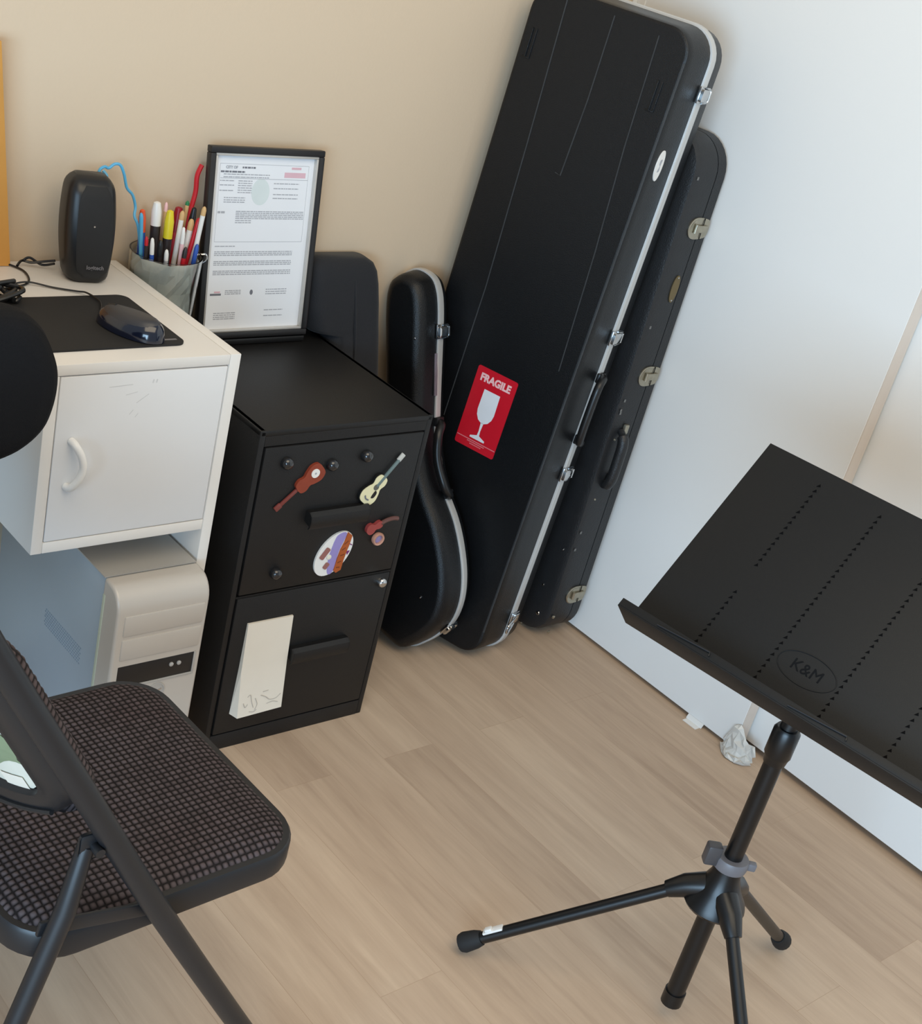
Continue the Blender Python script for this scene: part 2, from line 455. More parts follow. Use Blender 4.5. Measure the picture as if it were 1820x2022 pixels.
q = MB(); q.rings(mouse_shell(0.0, 1.0, 0.03)); q.build('mouse_body', 'mouse_blue', mo)
q = MB()
sh = mouse_shell(0.003, 0.93, 0.0305)
q.rings(sh[1:]); q.build('top_cover', 'mouse_grey', mo)
q = MB(); q.tube([(0, 0.030, 0.031), (0, 0.044, 0.0275)], 0.004, 10); q.build('scroll_wheel', 'black', mo)
t = MB()
cp = smooth_open([(-1.40, -0.008, DH + 0.003), (-1.39, -0.02, DH + 0.003), (-1.376, -0.05, DH + 0.0025), (-1.383, -0.088, DH + 0.0025), (-1.40, -0.112, DH + 0.0025), (-1.43, -0.125, DH + 0.003), (-1.45, -0.13, DH + 0.003)], 8)
t.tube(cp, 0.0018, 8); o = t.build('audio_cable', 'black'); tag(o, 'thin black cable looping across the back of the white desk', 'cable')
t = MB()
cp = smooth_open([(-1.43, -0.119, DH + 0.0055), (-1.395, -0.110, DH + 0.0055), (-1.36, -0.128, DH + 0.0025), (-1.328, -0.150, DH + 0.0035), (-1.318, -0.166, DH + 0.0066), (-1.315, -0.205, DH + 0.0070), (-1.333, -0.245, DH + 0.008), (-1.336, -0.258, DH + 0.012)], 8)
t.tube(cp, 0.0016, 8); o = t.build('mouse_cable', 'black', mo)
o.matrix_parent_inverse = (Matrix.Translation(mo.location) @ Matrix.Rotation(ma - PI / 2, 4, 'Z')).inverted()
# tangle at left
t = MB(); rnd = random.Random(5)
for k in range(5):
    pp = [(-1.47 + rnd.uniform(-.02, .03), -0.172 + rnd.uniform(-.03, .03), DH + 0.008 + rnd.uniform(0, .02)) for _ in range(5)]
    t.tube(smooth_open(pp, 5), 0.004, 8)
o = t.build('cable_bundle', 'black'); tag(o, 'tangled black cable bundle at the left end of the mouse pad', 'cable')

# ------------------------------------------------------------------ speaker
spk = thing('desktop_speaker', 'black upright desktop speaker standing on the white desk', 'speaker', (-1.281, -0.082, DH + 0.0005), math.radians(-10))
R = []
for f in [i / 30 for i in range(31)]:
    z = 0.172 * f
    w = 0.0300 + 0.0135 * math.sin(PI * (0.10 + f * 0.74)) ** 0.9
    d = 0.030 + 0.006 * math.sin(PI * f)
    if f > 0.84: w -= 0.011 * ((f - 0.84) / 0.16) ** 3; d -= 0.016 * ((f - 0.84) / 0.16) ** 2.5
    if f < 0.06: w -= 0.008 * ((0.06 - f) / 0.06) ** 2; d -= 0.006 * ((0.06 - f) / 0.06) ** 2
    lean = 0.022 * f
    R.append([(x, y + lean, z) for x, y in rrect(-w, w, -d, d, min(d, w) * 0.62, 6)])
q = MB(); q.rings(R); q.build('cabinet_body', 'black', spk)
R = []
for f in [i / 16 for i in range(17)]:
    z = 0.012 + 0.148 * f
    w = 0.0215 + 0.0095 * math.sin(PI * (0.14 + f * 0.70)) ** 0.9
    if f > 0.8: w -= 0.009 * ((f - 0.8) / 0.2) ** 2
    if f < 0.1: w -= 0.01 * ((0.1 - f) / 0.1) ** 2
    lean = 0.022 * (z / 0.172); ff = z / 0.172; yf = -(0.030 + 0.006 * math.sin(PI * ff)) + (0.016 * ((ff - 0.84) / 0.16) ** 2.5 if ff > 0.84 else 0) - 0.0006
    R.append([(x + 0.003, yf + lean - 0.0028 * (1 - (x / w) ** 2) ** 0.5 if abs(x) < w else yf + lean, z) for x in [w * (k / 8 - 1) for k in range(17)]])
q = MB(); q.rings(R, False, False, closed=False); q.build('grille', 'black_matt', spk)
q = MB(); q.tube([(0.0, -0.0375 + 0.012, 0.098), (0.0, -0.0405 + 0.012, 0.098)], 0.0016, 8); q.build('power_light', 'chrome', spk)
text_obj('printed_logo', 'logitech', 0.0095, 'grey_clamp', spk, on_ybk(0.006, -0.0355, 0.030) , 0.0002)
t = MB()
t.tube([spk_p for spk_p in smooth_open([(-0.045, 0.02, 0.02), (-0.06, 0.03, 0.014), (-0.08, 0.036, 0.009), (-0.095, 0.04, 0.01), (-0.105, 0.03, 0.004)], 6)], 0.0022, 8)
t.tube([spk_p for spk_p in smooth_open([(-0.045, 0.022, 0.014), (-0.062, 0.036, 0.006), (-0.082, 0.040, 0.016), (-0.094, 0.036, 0.012)], 6)], 0.0022, 8)
t.build('speaker_cable', 'black', spk)

# ------------------------------------------------------------------ computer tower
pc = thing('computer_tower', 'silver and blue-grey desktop computer tower on the floor under the desk', 'computer', (-1.288, -0.25, 0))
PF = -0.235; PW = 0.0875; PH = 0.452
side = [(y, z) for y, z in ((0.2, 0.012), (0.2, PH - 0.002), (PF + 0.055, PH - 0.002), (PF + 0.055, 0.012))]
q = MB()
q.box((-PW + 0.003, PF + 0.055, 0.014), (PW - 0.003, 0.2, PH - 0.003), 0.003); q.build('tower_case', 'pc_side', pc)


def bezel_profile(o=0.0):
    P = [(PF + 0.055, 0.012), (PF + 0.004 + o, 0.012)]
    P += [(PF + o, 0.02), (PF + o, 0.2), (PF + o, PH - 0.045)]
    for k in range(1, 8):
        a = PI / 2 * k / 8
        P.append((PF + 0.036 - (0.036 - o) * math.cos(a), PH - 0.045 + (0.043 - o) * math.sin(a)))
    P += [(PF + 0.036, PH - 0.002 - o), (PF + 0.055, PH - 0.001 - o)]
    return P


bp_ = bezel_profile()
q = MB(); q.rings([[(-PW, y, z) for y, z in bp_], [(PW, y, z) for y, z in bp_]]); o = q.build('front_bezel', 'pc_front', pc)
bvm = o.modifiers.new('b', 'BEVEL'); bvm.width = 0.005; bvm.segments = 3; bvm.limit_method = 'ANGLE'; bvm.angle_limit = math.radians(50)
q = MB(); q.rings([[(x, y, z) for y, z in [(PF + 0.0552, PH - 0.0028), (0.198, PH - 0.0028), (0.198, PH - 0.0008), (PF + 0.0552, PH - 0.0008)]] for x in (-PW + 0.001, PW - 0.001)]); q.build('top_cover', 'pc_grey', pc)
q = MB(); q.box((-PW - 0.0012, PF + 0.045, 0.02), (-PW + 0.003, PF + 0.052, PH - 0.03), 0.001); q.build('edge_strip', mat('pale_green_plastic', (182, 188, 168), 0.5), pc)
for z0, z1 in ((PH - 0.088, PH - 0.048), (PH - 0.136, PH - 0.094)):
    q = MB(); q.box((-PW + 0.014, PF - 0.0022, z0), (PW - 0.008, PF + 0.006, z1), 0.003); q.build('drive_cover', 'pc_front', pc)
q = MB(); q.box((-PW + 0.014, PF - 0.0006, 0.262), (PW - 0.014, PF + 0.005, 0.304), 0.001); pan = q.build('port_panel', 'black', pc)
q = MB()
q.box((-PW + 0.012, PF - 0.002, 0.258), (PW - 0.010, PF, 0.2625), 0.0008); q.box((PW - 0.0145, PF - 0.002, 0.2625), (PW - 0.010, PF, 0.305), 0.0008)
q.build('port_panel_rim', 'pc_grey', pc)
for x in (0.030, 0.045):
    q = MB(); q.lathe([(0.001, 0), (0.0042, 0), (0.0042, 0.002), (0.002, 0.0035)], 12, mtx=on_ybk(x, PF - 0.0006, 0.288)); o = q.build('audio_jack', 'pc_grey', pc); o.parent = pan
q = MB(); q.lathe([(0.015, 0.0), (0.0165, 0.0), (0.0165, 0.0016), (0.014, 0.0018), (0.0138, 0.001), (0.001, 0.001)], 28, mtx=on_ybk(0.008, PF, 0.238)); q.build('power_button', 'pc_grey', pc)
q = MB(); q.box((-0.010, -0.0022, -0.0016), (0.010, 0.0, 0.0016), 0.0005, mtx=Matrix.Translation((0.008, PF, 0.238)) @ Matrix.Rotation(-0.3, 4, 'Y')); q.build('button_bar', 'chrome', pc)
q = MB()
for i in range(7):
    for j in range(22):
        q.box((-PW + 0.0026, -0.13 + j * 0.0062 + 0.003 * (i % 2), 0.245 + i * 0.0052 - 0.0), (-PW + 0.0031, -0.1265 + j * 0.0062 + 0.003 * (i % 2), 0.2475 + i * 0.0052))
q.build('vent_slots', mat('vent_shadow_grey', (128, 142, 156), 0.7), pc)
for x in (-0.07, 0.07):
    for y in (-0.17, 0.16):
        q = MB(); q.box((x - 0.012, y - 0.012, 0), (x + 0.012, y + 0.012, 0.0145), 0.002); q.build('foot', 'black', pc)

# ------------------------------------------------------------------ filing cabinet
CH = 0.682
fc = thing('filing_cabinet', 'black two-drawer steel filing cabinet between the desk and the guitar cases', 'filing cabinet', (-1.1062, -0.4174, 0), -0.0165)
q = MB()
q.box((0, 0.0, 0.0), (0.012, 0.41, CH), 0.002); q.box((0.368, 0.0, 0.0), (0.38, 0.41, CH), 0.002)
q.box((0.0, 0.0, CH - 0.012), (0.38, 0.41, CH), 0.003); q.box((0.012, 0.0, 0.0), (0.368, 0.41, 0.036), 0.001); q.box((0.012, 0.4, 0.03), (0.368, 0.41, CH - 0.01))
q.box((0.012, 0.0005, 0.346), (0.368, 0.40, 0.35)); q.box((0.012, 0.0005, CH - 0.03), (0.368, 0.40, CH - 0.011))
q.build('cabinet_body', 'black_steel', fc)
drw = []
for z0, z1 in ((0.3535, 0.650), (0.040, 0.3465)):
    q = MB(); q.box((0.0145, -0.0025, z0), (0.3655, 0.02, z1), 0.0025); drw.append(q.build('drawer', 'black_steel', fc))


def cab_handle(xc, zc, par):
    q = MB(); w = 0.066
    prof = [(-0.0025, 0.018), (-0.014, 0.019), (-0.022, 0.013), (-0.024, 0.004), (-0.022, -0.008), (-0.018, -0.015), (-0.016, -0.014), (-0.0195, -0.006), (-0.021, 0.004), (-0.019, 0.011), (-0.013, 0.0155), (-0.0025, 0.0145)]
    q.rings([[(xc - w, y, zc + z) for y, z in prof], [(xc + w, y, zc + z) for y, z in prof]])
    for s in (-1, 1):
        e = [(-0.0025, 0.018), (-0.014, 0.019), (-0.022, 0.013), (-0.024, 0.004), (-0.022, -0.008), (-0.0025, -0.004)]
        q.rings([[(xc + s * w - 0.001, y, zc + z) for y, z in e], [(xc + s * w + 0.001, y, zc + z) for y, z in e]])
    o = q.build('drawer_handle', 'black_steel', par); o.parent = par


cab_handle(0.1945, 0.498, drw[0]); cab_handle(0.2195, 0.198, drw[1])
q = MB(); q.lathe([(0.001, -0.004), (0.0105, -0.004), (0.0105, 0.004), (0.009, 0.0085), (0.006, 0.011), (0.001, 0.0115)], 24, mtx=on_ybk(0.347, -0.0025, 0.3275)); q.build('lock', 'chrome', fc)
CM = Matrix.Translation((-1.1062, -0.4174, 0)) @ Matrix.Rotation(-0.0165, 4, 'Z')


def on_cab(a, z, ang=0.0, off=0.0028): return CM @ on_ybk(a, -off, z, ang)


# round magnets
labs = ['small round black magnet, leftmost on the top of the upper drawer front', 'small round black magnet just right of the brown guitar magnet', 'small round black magnet above the cream guitar magnet', 'small round black magnet low on the upper drawer, left of the oval badge']
m0 = None
for i, (a, z) in enumerate(((0.062, 0.619), (0.162, 0.605), (0.237, 0.615), (0.085, 0.392))):
    mt = on_cab(a, z)
    if m0 is None:
        q = MB(); q.lathe([(0.001, 0), (0.0118, 0), (0.0118, 0.004), (0.0108, 0.0085), (0.0075, 0.0125), (0.001, 0.0142)], 24); m0 = q.build('round_magnet', mat('glossy_black_magnet', (44, 44, 46), 0.12, coat=0.8, metal=0.5)); o = m0
    else:
        o = m0.copy(); COL.objects.link(o)
    o.matrix_world = mt
    tag(o, labs[i], 'magnet', 'round magnets on the filing cabinet')


def guitar_outline(L, wl, wu, ww):
    P = [(0, -L / 2), (wl * 0.7, -L / 2 * 0.92), (wl, -L * 0.25), (wl * 0.8, -L * 0.02), (ww, L * 0.12), (wu, L * 0.3), (wu * 0.75, L * 0.46), (0.003, L / 2)]
    return smooth_closed(P + [(-x, y) for x, y in P[::-1][:-1] if x > 0.0001], 4)


# brown guitar magnet (head down-left)
g = thing('guitar_magnet', 'brown wooden guitar fridge magnet with white sound hole, headstock pointing down-left', 'magnet', mtx=on_cab(0.105, 0.572, math.radians(132)))
q = MB(); q.prism(guitar_outline(0.062, 0.0195, 0.0145, 0.0115), 0, 0.006, mtx=Matrix.Translation((0, -0.017, 0))); bd = q.build('body', 'brown', g)
q = MB(); q.box((-0.0035, 0.012, 0.001), (0.0035, 0.055, 0.005), 0.001); q.box((-0.0055, 0.053, 0.001), (0.0055, 0.067, 0.005), 0.001); q.build('neck', mat('dark_red_brown', (120, 56, 50), 0.4), g)
q = MB(); q.lathe([(0.001, 0.006), (0.0088, 0.006), (0.0088, 0.0072), (0.001, 0.0072)], 20, mtx=Matrix.Translation((0.002, -0.030, 0))); q.build('sound_hole_ring', 'white', g)
q = MB(); q.lathe([(0.0005, 0.0072), (0.002, 0.0072), (0.002, 0.0076), (0.0005, 0.0076)], 10, mtx=Matrix.Translation((0.002, -0.030, 0))); q.build('centre_dot', 'ink', g)
# cream guitar magnet (head up-right)
g = thing('guitar_magnet', 'cream acoustic guitar fridge magnet with black pickguard, headstock pointing up-right', 'magnet', mtx=on_cab(0.277, 0.553, math.radians(-38)))
q = MB(); q.prism(guitar_outline(0.066, 0.0225, 0.0165, 0.0135), 0, 0.0055, mtx=Matrix.Translation((0, -0.012, 0))); q.build('body', 'black', g)
q = MB(); q.prism(guitar_outline(0.063, 0.0212, 0.0152, 0.0122), 0.0055, 0.0065, mtx=Matrix.Translation((0, -0.012, 0))); q.build('soundboard', 'cream', g)
q = MB(); q.box((-0.0032, -0.004, 0.004), (0.0032, 0.060, 0.0075), 0.0006); q.build('neck', 'teal', g)
q = MB(); q.box((-0.0048, 0.058, 0.003), (0.0048, 0.074, 0.0072), 0.001); q.build('headstock', mat('pale_headstock', (196, 196, 190), 0.4), g)
q = MB(); q.lathe([(0.0005, 0.0065), (0.0062, 0.0065), (0.0062, 0.0071), (0.0005, 0.0071)], 18, mtx=Matrix.Translation((0, -0.006, 0))); q.build('sound_hole', mat('hole_grey', (92, 92, 84), 0.5), g)
q = MB(); q.prism(smooth_closed([(0.004, -0.012), (0.011, -0.014), (0.012, -0.024), (0.006, -0.027)], 4), 0.0065, 0.0071); q.build('pickguard', 'black', g)
q = MB(); q.tube(smooth_open([(-0.009, -0.031, 0.007), (-0.003, -0.0345, 0.0072), (0.005, -0.0335, 0.007)], 5), 0.0014, 8); q.build('bridge', 'ink_dark', g)
# violin magnet
g = thing('violin_magnet', 'small reddish-brown violin magnet beside the upper drawer handle', 'magnet', mtx=on_cab(0.300, 0.463, math.radians(-68)))
q = MB(); q.prism(smooth_closed([(0, -0.027), (0.010, -0.022), (0.011, -0.013), (0.006, -0.006), (0.008, 0.002), (0.006, 0.009), (0, 0.011), (-0.006, 0.009), (-0.008, 0.002), (-0.006, -0.006), (-0.011, -0.013), (-0.010, -0.022)], 4), 0, 0.007); q.build('body', mat('red_violin', (150, 62, 60), 0.25, coat=0.4), g)
q = MB(); q.tube(smooth_open([(0, 0.008, 0.004), (0.0, 0.022, 0.004), (0.002, 0.036, 0.006), (0.007, 0.045, 0.007)], 5), [0.0042] * 16, 8); q.build('neck', mat('brown_neck', (96, 62, 56), 0.4), g)
g = thing('round_button_magnet', 'small round tan-rimmed button magnet under the violin magnet', 'magnet', mtx=on_cab(0.309, 0.432))
q = MB(); q.lathe([(0.008, 0), (0.0125, 0), (0.0135, 0.006), (0.012, 0.009), (0.009, 0.008), (0.0085, 0.003)], 24); q.build('rim', mat('tan_rim', (188, 140, 120), 0.35), g)
q = MB(); q.lathe([(0.001, 0.0), (0.0085, 0.0), (0.0085, 0.0045), (0.001, 0.0055)], 20); q.build('centre', mat('lilac_centre', (140, 128, 170), 0.25), g)

# oval badge
g = thing('oval_badge', 'glossy oval lilac and white souvenir badge with an orange-brown banner', 'badge', mtx=on_cab(0.2095, 0.4145, math.radians(-34)))
ell = lambda a, b_, n=40: [(a * math.cos(2 * PI * k / n), b_ * math.sin(2 * PI * k / n)) for k in range(n)]
q = MB(); q.prism(ell(0.0355, 0.050), 0, 0.004); q.build('badge_plate', 'white', g)


def clip_ell(x0, x1, a, b_, n=14):
    xs = [x0 + (x1 - x0) * k / n for k in range(n + 1)]
    up = [(x, b_ * math.sqrt(max(0, 1 - (x / a) ** 2))) for x in xs]
    return [(x, -y) for x, y in up] + up[::-1]


q = MB()
R0 = Matrix.Rotation(math.radians(42), 4, 'Z')
q.prism(smooth_closed([(-0.022, 0.032), (-0.006, 0.046), (0.006, 0.010), (0.026, -0.028), (0.018, -0.038), (-0.002, -0.016), (-0.012, 0.002)], 4), 0.004, 0.0046)
q.build('lilac_field', 'purple', g)
q = MB()
q.prism([(-0.006, 0.049), (0.008, 0.048), (0.018, 0.028), (0.020, 0.022), (0.030, 0.000), (0.040, -0.018), (0.034, -0.028), (0.026, -0.027), (0.014, -0.004), (0.006, 0.014), (0.002, 0.030)], 0.004, 0.0062)
q.build('banner', 'orange_br', g)
q = MB()
for p0, p1 in (((0.008, 0.036), (0.005, 0.026)), ((0.013, 0.022), (0.009, 0.014)), ((0.021, 0.010), (0.015, 0.004)), ((0.026, -0.003), (0.021, -0.010)), ((0.032, -0.015), (0.026, -0.019))):
    q.tube([(p0[0], p0[1], 0.0064), (p1[0], p1[1], 0.0064)], 0.0008, 6)
q.build('banner_lettering', mat('dark_brown_lettering', (98, 40, 16), 0.5), g)
q = MB()
q.prism(rrect(-0.026, -0.014, -0.022, 0.004, 0.003, 3), 0.0046, 0.0052); q.prism(rrect(-0.003, 0.008, -0.034, -0.020, 0.003, 3), 0.0046, 0.0052); q.build('printed_figures', mat('dusky_red_print', (150, 100, 94), 0.4), g)
q = MB(); q.lathe([(0.0005, 0.0046), (0.0052, 0.0046), (0.005, 0.006), (0.001, 0.0068)], 16, mtx=Matrix.Translation((-0.006, -0.010, 0))); q.build('pearl_dot', 'cream_print', g)
q = MB(); q.tube([(0.015, 0.032, 0.0046), (0.024, 0.033, 0.0046)], 0.001, 6); q.prism([(0.022, 0.017), (0.029, 0.022), (0.030, 0.012)], 0.004, 0.005); q.build('top_lettering', mat('crimson_and_blue_print', (120, 40, 110), 0.4), g)

# note pad
g = thing('note_pad', 'cream magnetic note pad with pencil doodles on the lower drawer', 'notepad', mtx=on_cab(0.0975, 0.190, 0.0))
q = MB()
q.rings([[(-0.052, 0.100, 0), (0.048, 0.100, 0), (0.048, 0.100, 0.004), (-0.052, 0.100, 0.004)],
         [(-0.052, 0.0, 0), (0.050, 0.0, 0), (0.050, 0.0, 0.010), (-0.052, 0.0, 0.010)],
         [(-0.054, -0.105, 0), (0.052, -0.103, 0), (0.053, -0.103, 0.018), (-0.047, -0.106, 0.018)]])
q.build('page_block', 'pad_paper', g, smooth=False)


def sk(x, y): return (x, y, 0.0045 + (0.100 - y) / 0.205 * 0.0142)


q = MB()
for st in ([(-0.03, -0.062), (-0.024, -0.058), (-0.02, -0.072), (-0.014, -0.088)], [(-0.038, -0.074), (-0.033, -0.084), (-0.028, -0.078)], [(-0.012, -0.068), (-0.006, -0.082), (-0.010, -0.094)],
           [(0.0, -0.064), (0.012, -0.070), (0.022, -0.078), (0.036, -0.078), (0.046, -0.070)], [(0.004, -0.057), (0.016, -0.056)], [(0.016, -0.086), (0.03, -0.084), (0.042, -0.088)], [(-0.022, -0.096), (-0.012, -0.098), (-0.006, -0.094)]):
    q.tube(smooth_open([sk(*p) for p in st], 4), 0.0005, 6)
q.build('pencil_doodle', mat('soft_pencil_grey', (176, 168, 160), 0.8), g)

# ------------------------------------------------------------------ picture frame on the cabinet
FT = 0.028; FHt = 0.372; fm = axes((-0.8825, -0.052, CH + 0.001), (0.9993, -0.0165 * 1.0, -0.0), (0.0165 * math.cos(0.105), math.cos(0.105), -0.0), (0, 0, 1))
lean = math.atan2(0.050, 0.358); ct, st_ = math.cos(lean), math.sin(lean)
fx = Vector((1, 0.0, 0.0)); fu = Vector((0.0, 0.046, 0.352)); fu = fu.normalized(); fx = (fx - fu * fx.dot(fu)).normalized(); fn = fx.cross(fu)
fu = fu.normalized(); g = thing('picture_frame', 'black and silver document frame standing on the filing cabinet', 'picture frame', mtx=axes((-0.903, -0.056, CH + 0.0135), fx, fu, fn))
FW, FH = 0.1255, 0.352
q = MB()
BD = 0.0118
for a, bb in (((-FW, 0, 0), (FW, BD, 0.016)), ((-FW, FH - BD, 0), (FW, FH, 0.016)), ((-FW, BD, 0), (-FW + BD, FH - BD, 0.016)), ((FW - BD, BD, 0), (FW, FH - BD, 0.016))):
    q.box(a, bb, 0.002)
q.build('frame_border', 'frame', g)
q = MB()
BL_ = BD + 0.0045
for a, bb in (((-FW + BD, BD, 0.004), (FW - BD, BL_, 0.0135)), ((-FW + BD, FH - BL_, 0.004), (FW - BD, FH - BD, 0.0135)), ((-FW + BD, BL_, 0.004), (-FW + BL_, FH - BL_, 0.0135)), ((FW - BL_, BL_, 0.004), (FW - BD, FH - BL_, 0.0135))):
    q.box(a, bb, 0.0008)
q.build('silver_inner_lip', mat('pale_silver_lip', (200, 196, 190), 0.3, metal=0.5), g)
q = MB(); q.box((-FW + 0.0125, 0.0125, 0.001), (FW - 0.0125, FH - 0.0125, 0.005)); ppr = q.build('document', 'paper', g, smooth=False)
PX0, PX1, PY0, PY1 = -FW + BL_, FW - BL_, BL_, FH - BL_


def bar(q, u0, v0, u1, v1):   # u 0..1 left-right, v 0..1 top-bottom of the sheet
    q.box((PX0 + (PX1 - PX0) * u0, PY1 - (PY1 - PY0) * v1, 0.005), (PX0 + (PX1 - PX0) * u1, PY1 - (PY1 - PY0) * v0, 0.00525))


def textline(q, u0, u1, v, h=0.0055, rn=random.Random(11)):
    u = u0
    while u < u1:
        w = rn.uniform(0.012, 0.05); bar(q, u, v - h / 2, min(u + w, u1), v + h / 2); u += w + 0.006


q = MB()
bar(q, 0.05, 0.045, 0.95, 0.047); bar(q, 0.05, 0.485, 0.95, 0.487); bar(q, 0.05, 0.045, 0.052, 0.487); bar(q, 0.948, 0.045, 0.95, 0.487)
bar(q, 0.06, 0.125, 0.95, 0.1275)
q.build('ruled_box', 'ink', g)
for u0_, u1_, vs in ((0.09, 0.55, (0.104, 0.119)), (0.06, 0.20, (0.140, 0.165, 0.195)), (0.24, 0.38, (0.140, 0.153, 0.166, 0.179, 0.192, 0.205)), (0.11, 0.32, (0.235, 0.248, 0.26)), (0.60, 0.86, (0.150, 0.178, 0.212, 0.234)),
                     (0.24, 0.94, (0.312, 0.322, 0.332, 0.342, 0.352)), (0.24, 0.40, (0.364, 0.376)), (0.06, 0.26, (0.512,)), (0.06, 0.86, (0.544, 0.554, 0.564)), (0.06, 0.86, (0.600, 0.610, 0.620)), (0.06, 0.86, (0.656, 0.666, 0.676)),
                     (0.20, 0.36, (0.772, 0.782, 0.792)), (0.62, 0.84, (0.77, 0.784, 0.797)), (0.10, 0.32, (0.905, 0.917, 0.929, 0.94)), (0.62, 0.82, (0.895, 0.93))):
    q = MB()
    for v in vs: textline(q, u0_, u1_, v)
    q.build('printed_paragraph', 'ink', g)
q = MB(); textline(q, 0.06, 0.13, 0.318, 0.012); q.build('printed_paragraph', 'ink', g)
text_obj('printed_heading', 'CITY OF', 0.0068, 'ink', g, Matrix.Translation((PX0 + 0.036, PY1 - 0.021, 0.0052)), 0.0003)
q = MB(); textline(q, 0.27, 0.40, 0.065, 0.010); q.build('printed_heading_line', 'ink_dark', g)
q = MB(); textline(q, 0.06, 0.30, 0.090, 0.010); q.build('printed_heading_line', 'ink_dark', g)
for bb_ in ((0.70, 0.085, 0.92, 0.115), (0.77, 0.055, 0.87, 0.068), (0.09, 0.775, 0.15, 0.785)):
    q = MB(); bar(q, *bb_); q.build('printed_stamp', 'ink_red', g)
q = MB(); q.prism(ell(0.020, 0.024), 0.005, 0.0052, mtx=Matrix.Translation((PX0 + (PX1 - PX0) * 0.47, PY1 - (PY1 - PY0) * 0.2, 0))); q.build('city_seal', 'seal', g)
q = MB(); q.prism(ell(0.0035, 0.005, 16), 0.005, 0.0052, mtx=Matrix.Translation((PX0 + (PX1 - PX0) * 0.47, PY1 - (PY1 - PY0) * 0.785, 0))); q.build('printed_emblem', 'ink_dark', g)
q = MB(); bar(q, 0.05, 0.788, 0.16, 0.80); q.build('printed_emblem', 'ink_dark', g)
q = MB(); q.box((-0.012, 0.05, -0.002), (0.012, 0.2, 0.0), 0.0); q.build('easel_back', 'black', g)
q = MB(); q.box((-FW + 0.002, -0.0125, -0.030), (FW - 0.002, -0.0008, 0.014), 0.002, mtx=Matrix.Rotation(math.atan2(0.046, 0.352), 4, 'X')); q.build('shadow_band_base', 'black', g)  # added block; its black stands in for the shadow band under the frame

# ------------------------------------------------------------------ pen cup and pens
CX, CY, CR_ = -1.066, -0.076, 0.0345
cx0 = (-1.106, -0.083)
cup = thing('glass_pen_cup', 'wide cloudy glass cup packed with pens beside the document frame', 'cup', (-1.1085, -0.054, CH + 0.0005))
ch = 0.180; r1 = 0.0655
q = MB(); q.lathe([(0.004, 0), (r1 - 0.012, 0), (r1 - 0.008, 0.004), (r1, ch), (r1 - 0.003, ch), (r1 - 0.0115, 0.006), (0.004, 0.006)], 40); q.build('glass_wall', 'glass', cup)
q = MB(); seg = 22; R = []; rn = random.Random(9)
for i in range(10):
    z = 0.008 + (ch - 0.014) * i / 9; rr = (r1 - 0.013) + 0.0082 * (i / 9)
    R.append([((rr + rn.uniform(-0.009, 0.0)) * math.cos(2 * PI * k / seg), (rr + rn.uniform(-0.009, 0.0)) * math.sin(2 * PI * k / seg), z) for k in range(seg)])
q.rings(R, True, False); q.build('crumpled_lining', 'wrap', cup, smooth=False)
q = MB(); q.tube(smooth_open([(r1 - 0.004, -0.005, ch - 0.004), (r1 + 0.010, -0.01, ch - 0.002), (r1 + 0.013, -0.01, ch - 0.012), (r1 + 0.006, -0.008, ch - 0.018)], 5), 0.0022, 8); q.build('wire_loop', 'chrome', cup)

CB = Vector((-1.1085, -0.054, CH + 0.012))


PENS = []


def pen(name, x, y, dx, dy, top, r, bodym, tipm, label, cat, tiplen=0.016, mid=None):
    r *= 0.88
    PENS.append([Vector((x, y, 0)), Vector((x * 1.35 + dx * 1.1, y * 1.1 + dy * 0.6, top * 0.985)), name, r, bodym, tipm, label, cat, tiplen])


pen('pen', -0.030, 0.000, -0.018, 0.004, 0.262 - 0.02, 0.0042, 'blue', 'blue', 'sky blue ballpoint pen leaning furthest left in the cup', 'pen')
pen('pen', -0.032, -0.012, -0.022, -0.008, 0.205, 0.0038, 'pen_dark', 'pen_red', 'dark pen with a red end at the left rim of the cup', 'pen')
pen('marker', -0.022, 0.020, -0.012, 0.008, 0.240, 0.0075, 'pen_blue', 'pen_orange', 'thick marker with an orange cap behind the blue pen', 'marker', 0.04)
pen('pen', -0.022, -0.014, -0.014, -0.01, 0.205, 0.0045, 'pen_blue', 'white', 'blue pen with a white end in front of the orange-capped marker', 'pen', 0.03)
pen('glue_stick', -0.010, 0.014, -0.004, 0.012, 0.256, 0.0105, 'pen_dark', 'white', 'dark glue stick with a white cap, thickest item in the cup', 'glue stick', 0.042)
pen('marker', -0.010, -0.012, -0.012, -0.010, 0.200, 0.0055, 'pen_dark', 'black', 'dark brown marker in front of the glue stick', 'marker', 0.03)
pen('pen', 0.0, -0.020, -0.016, -0.010, 0.186, 0.0045, 'ink', 'white', 'grey pen with a pale end at the front rim of the cup', 'pen', 0.02)
pen('highlighter', 0.004, 0.004, -0.004, 0.004, 0.246, 0.0095, 'pen_dark', 'pen_yellow', 'black highlighter with a yellow cap in the middle of the cup', 'highlighter', 0.05)
pen('pencil', 0.006, 0.022, -0.002, 0.012, 0.252, 0.0038, 'pen_tan', 'label_pink', 'pencil with a pink eraser behind the yellow highlighter', 'pencil')
pen('pen', 0.018, 0.006, 0.000, -0.004, 0.246, 0.0052, 'white', 'pen_tan', 'white pen with a tan tip leaning left of centre', 'pen')
pen('pen', 0.022, -0.018, -0.014, -0.004, 0.225, 0.0045, 'label_pink', 'white', 'pale pink pen in front of the white tan-tipped pen', 'pen', 0.03)
pen('marker', 0.010, -0.026, 0.004, -0.006, 0.192, 0.0048, 'pen_red', 'pen_dark', 'dark red marker low at the front of the cup', 'marker', 0.02)
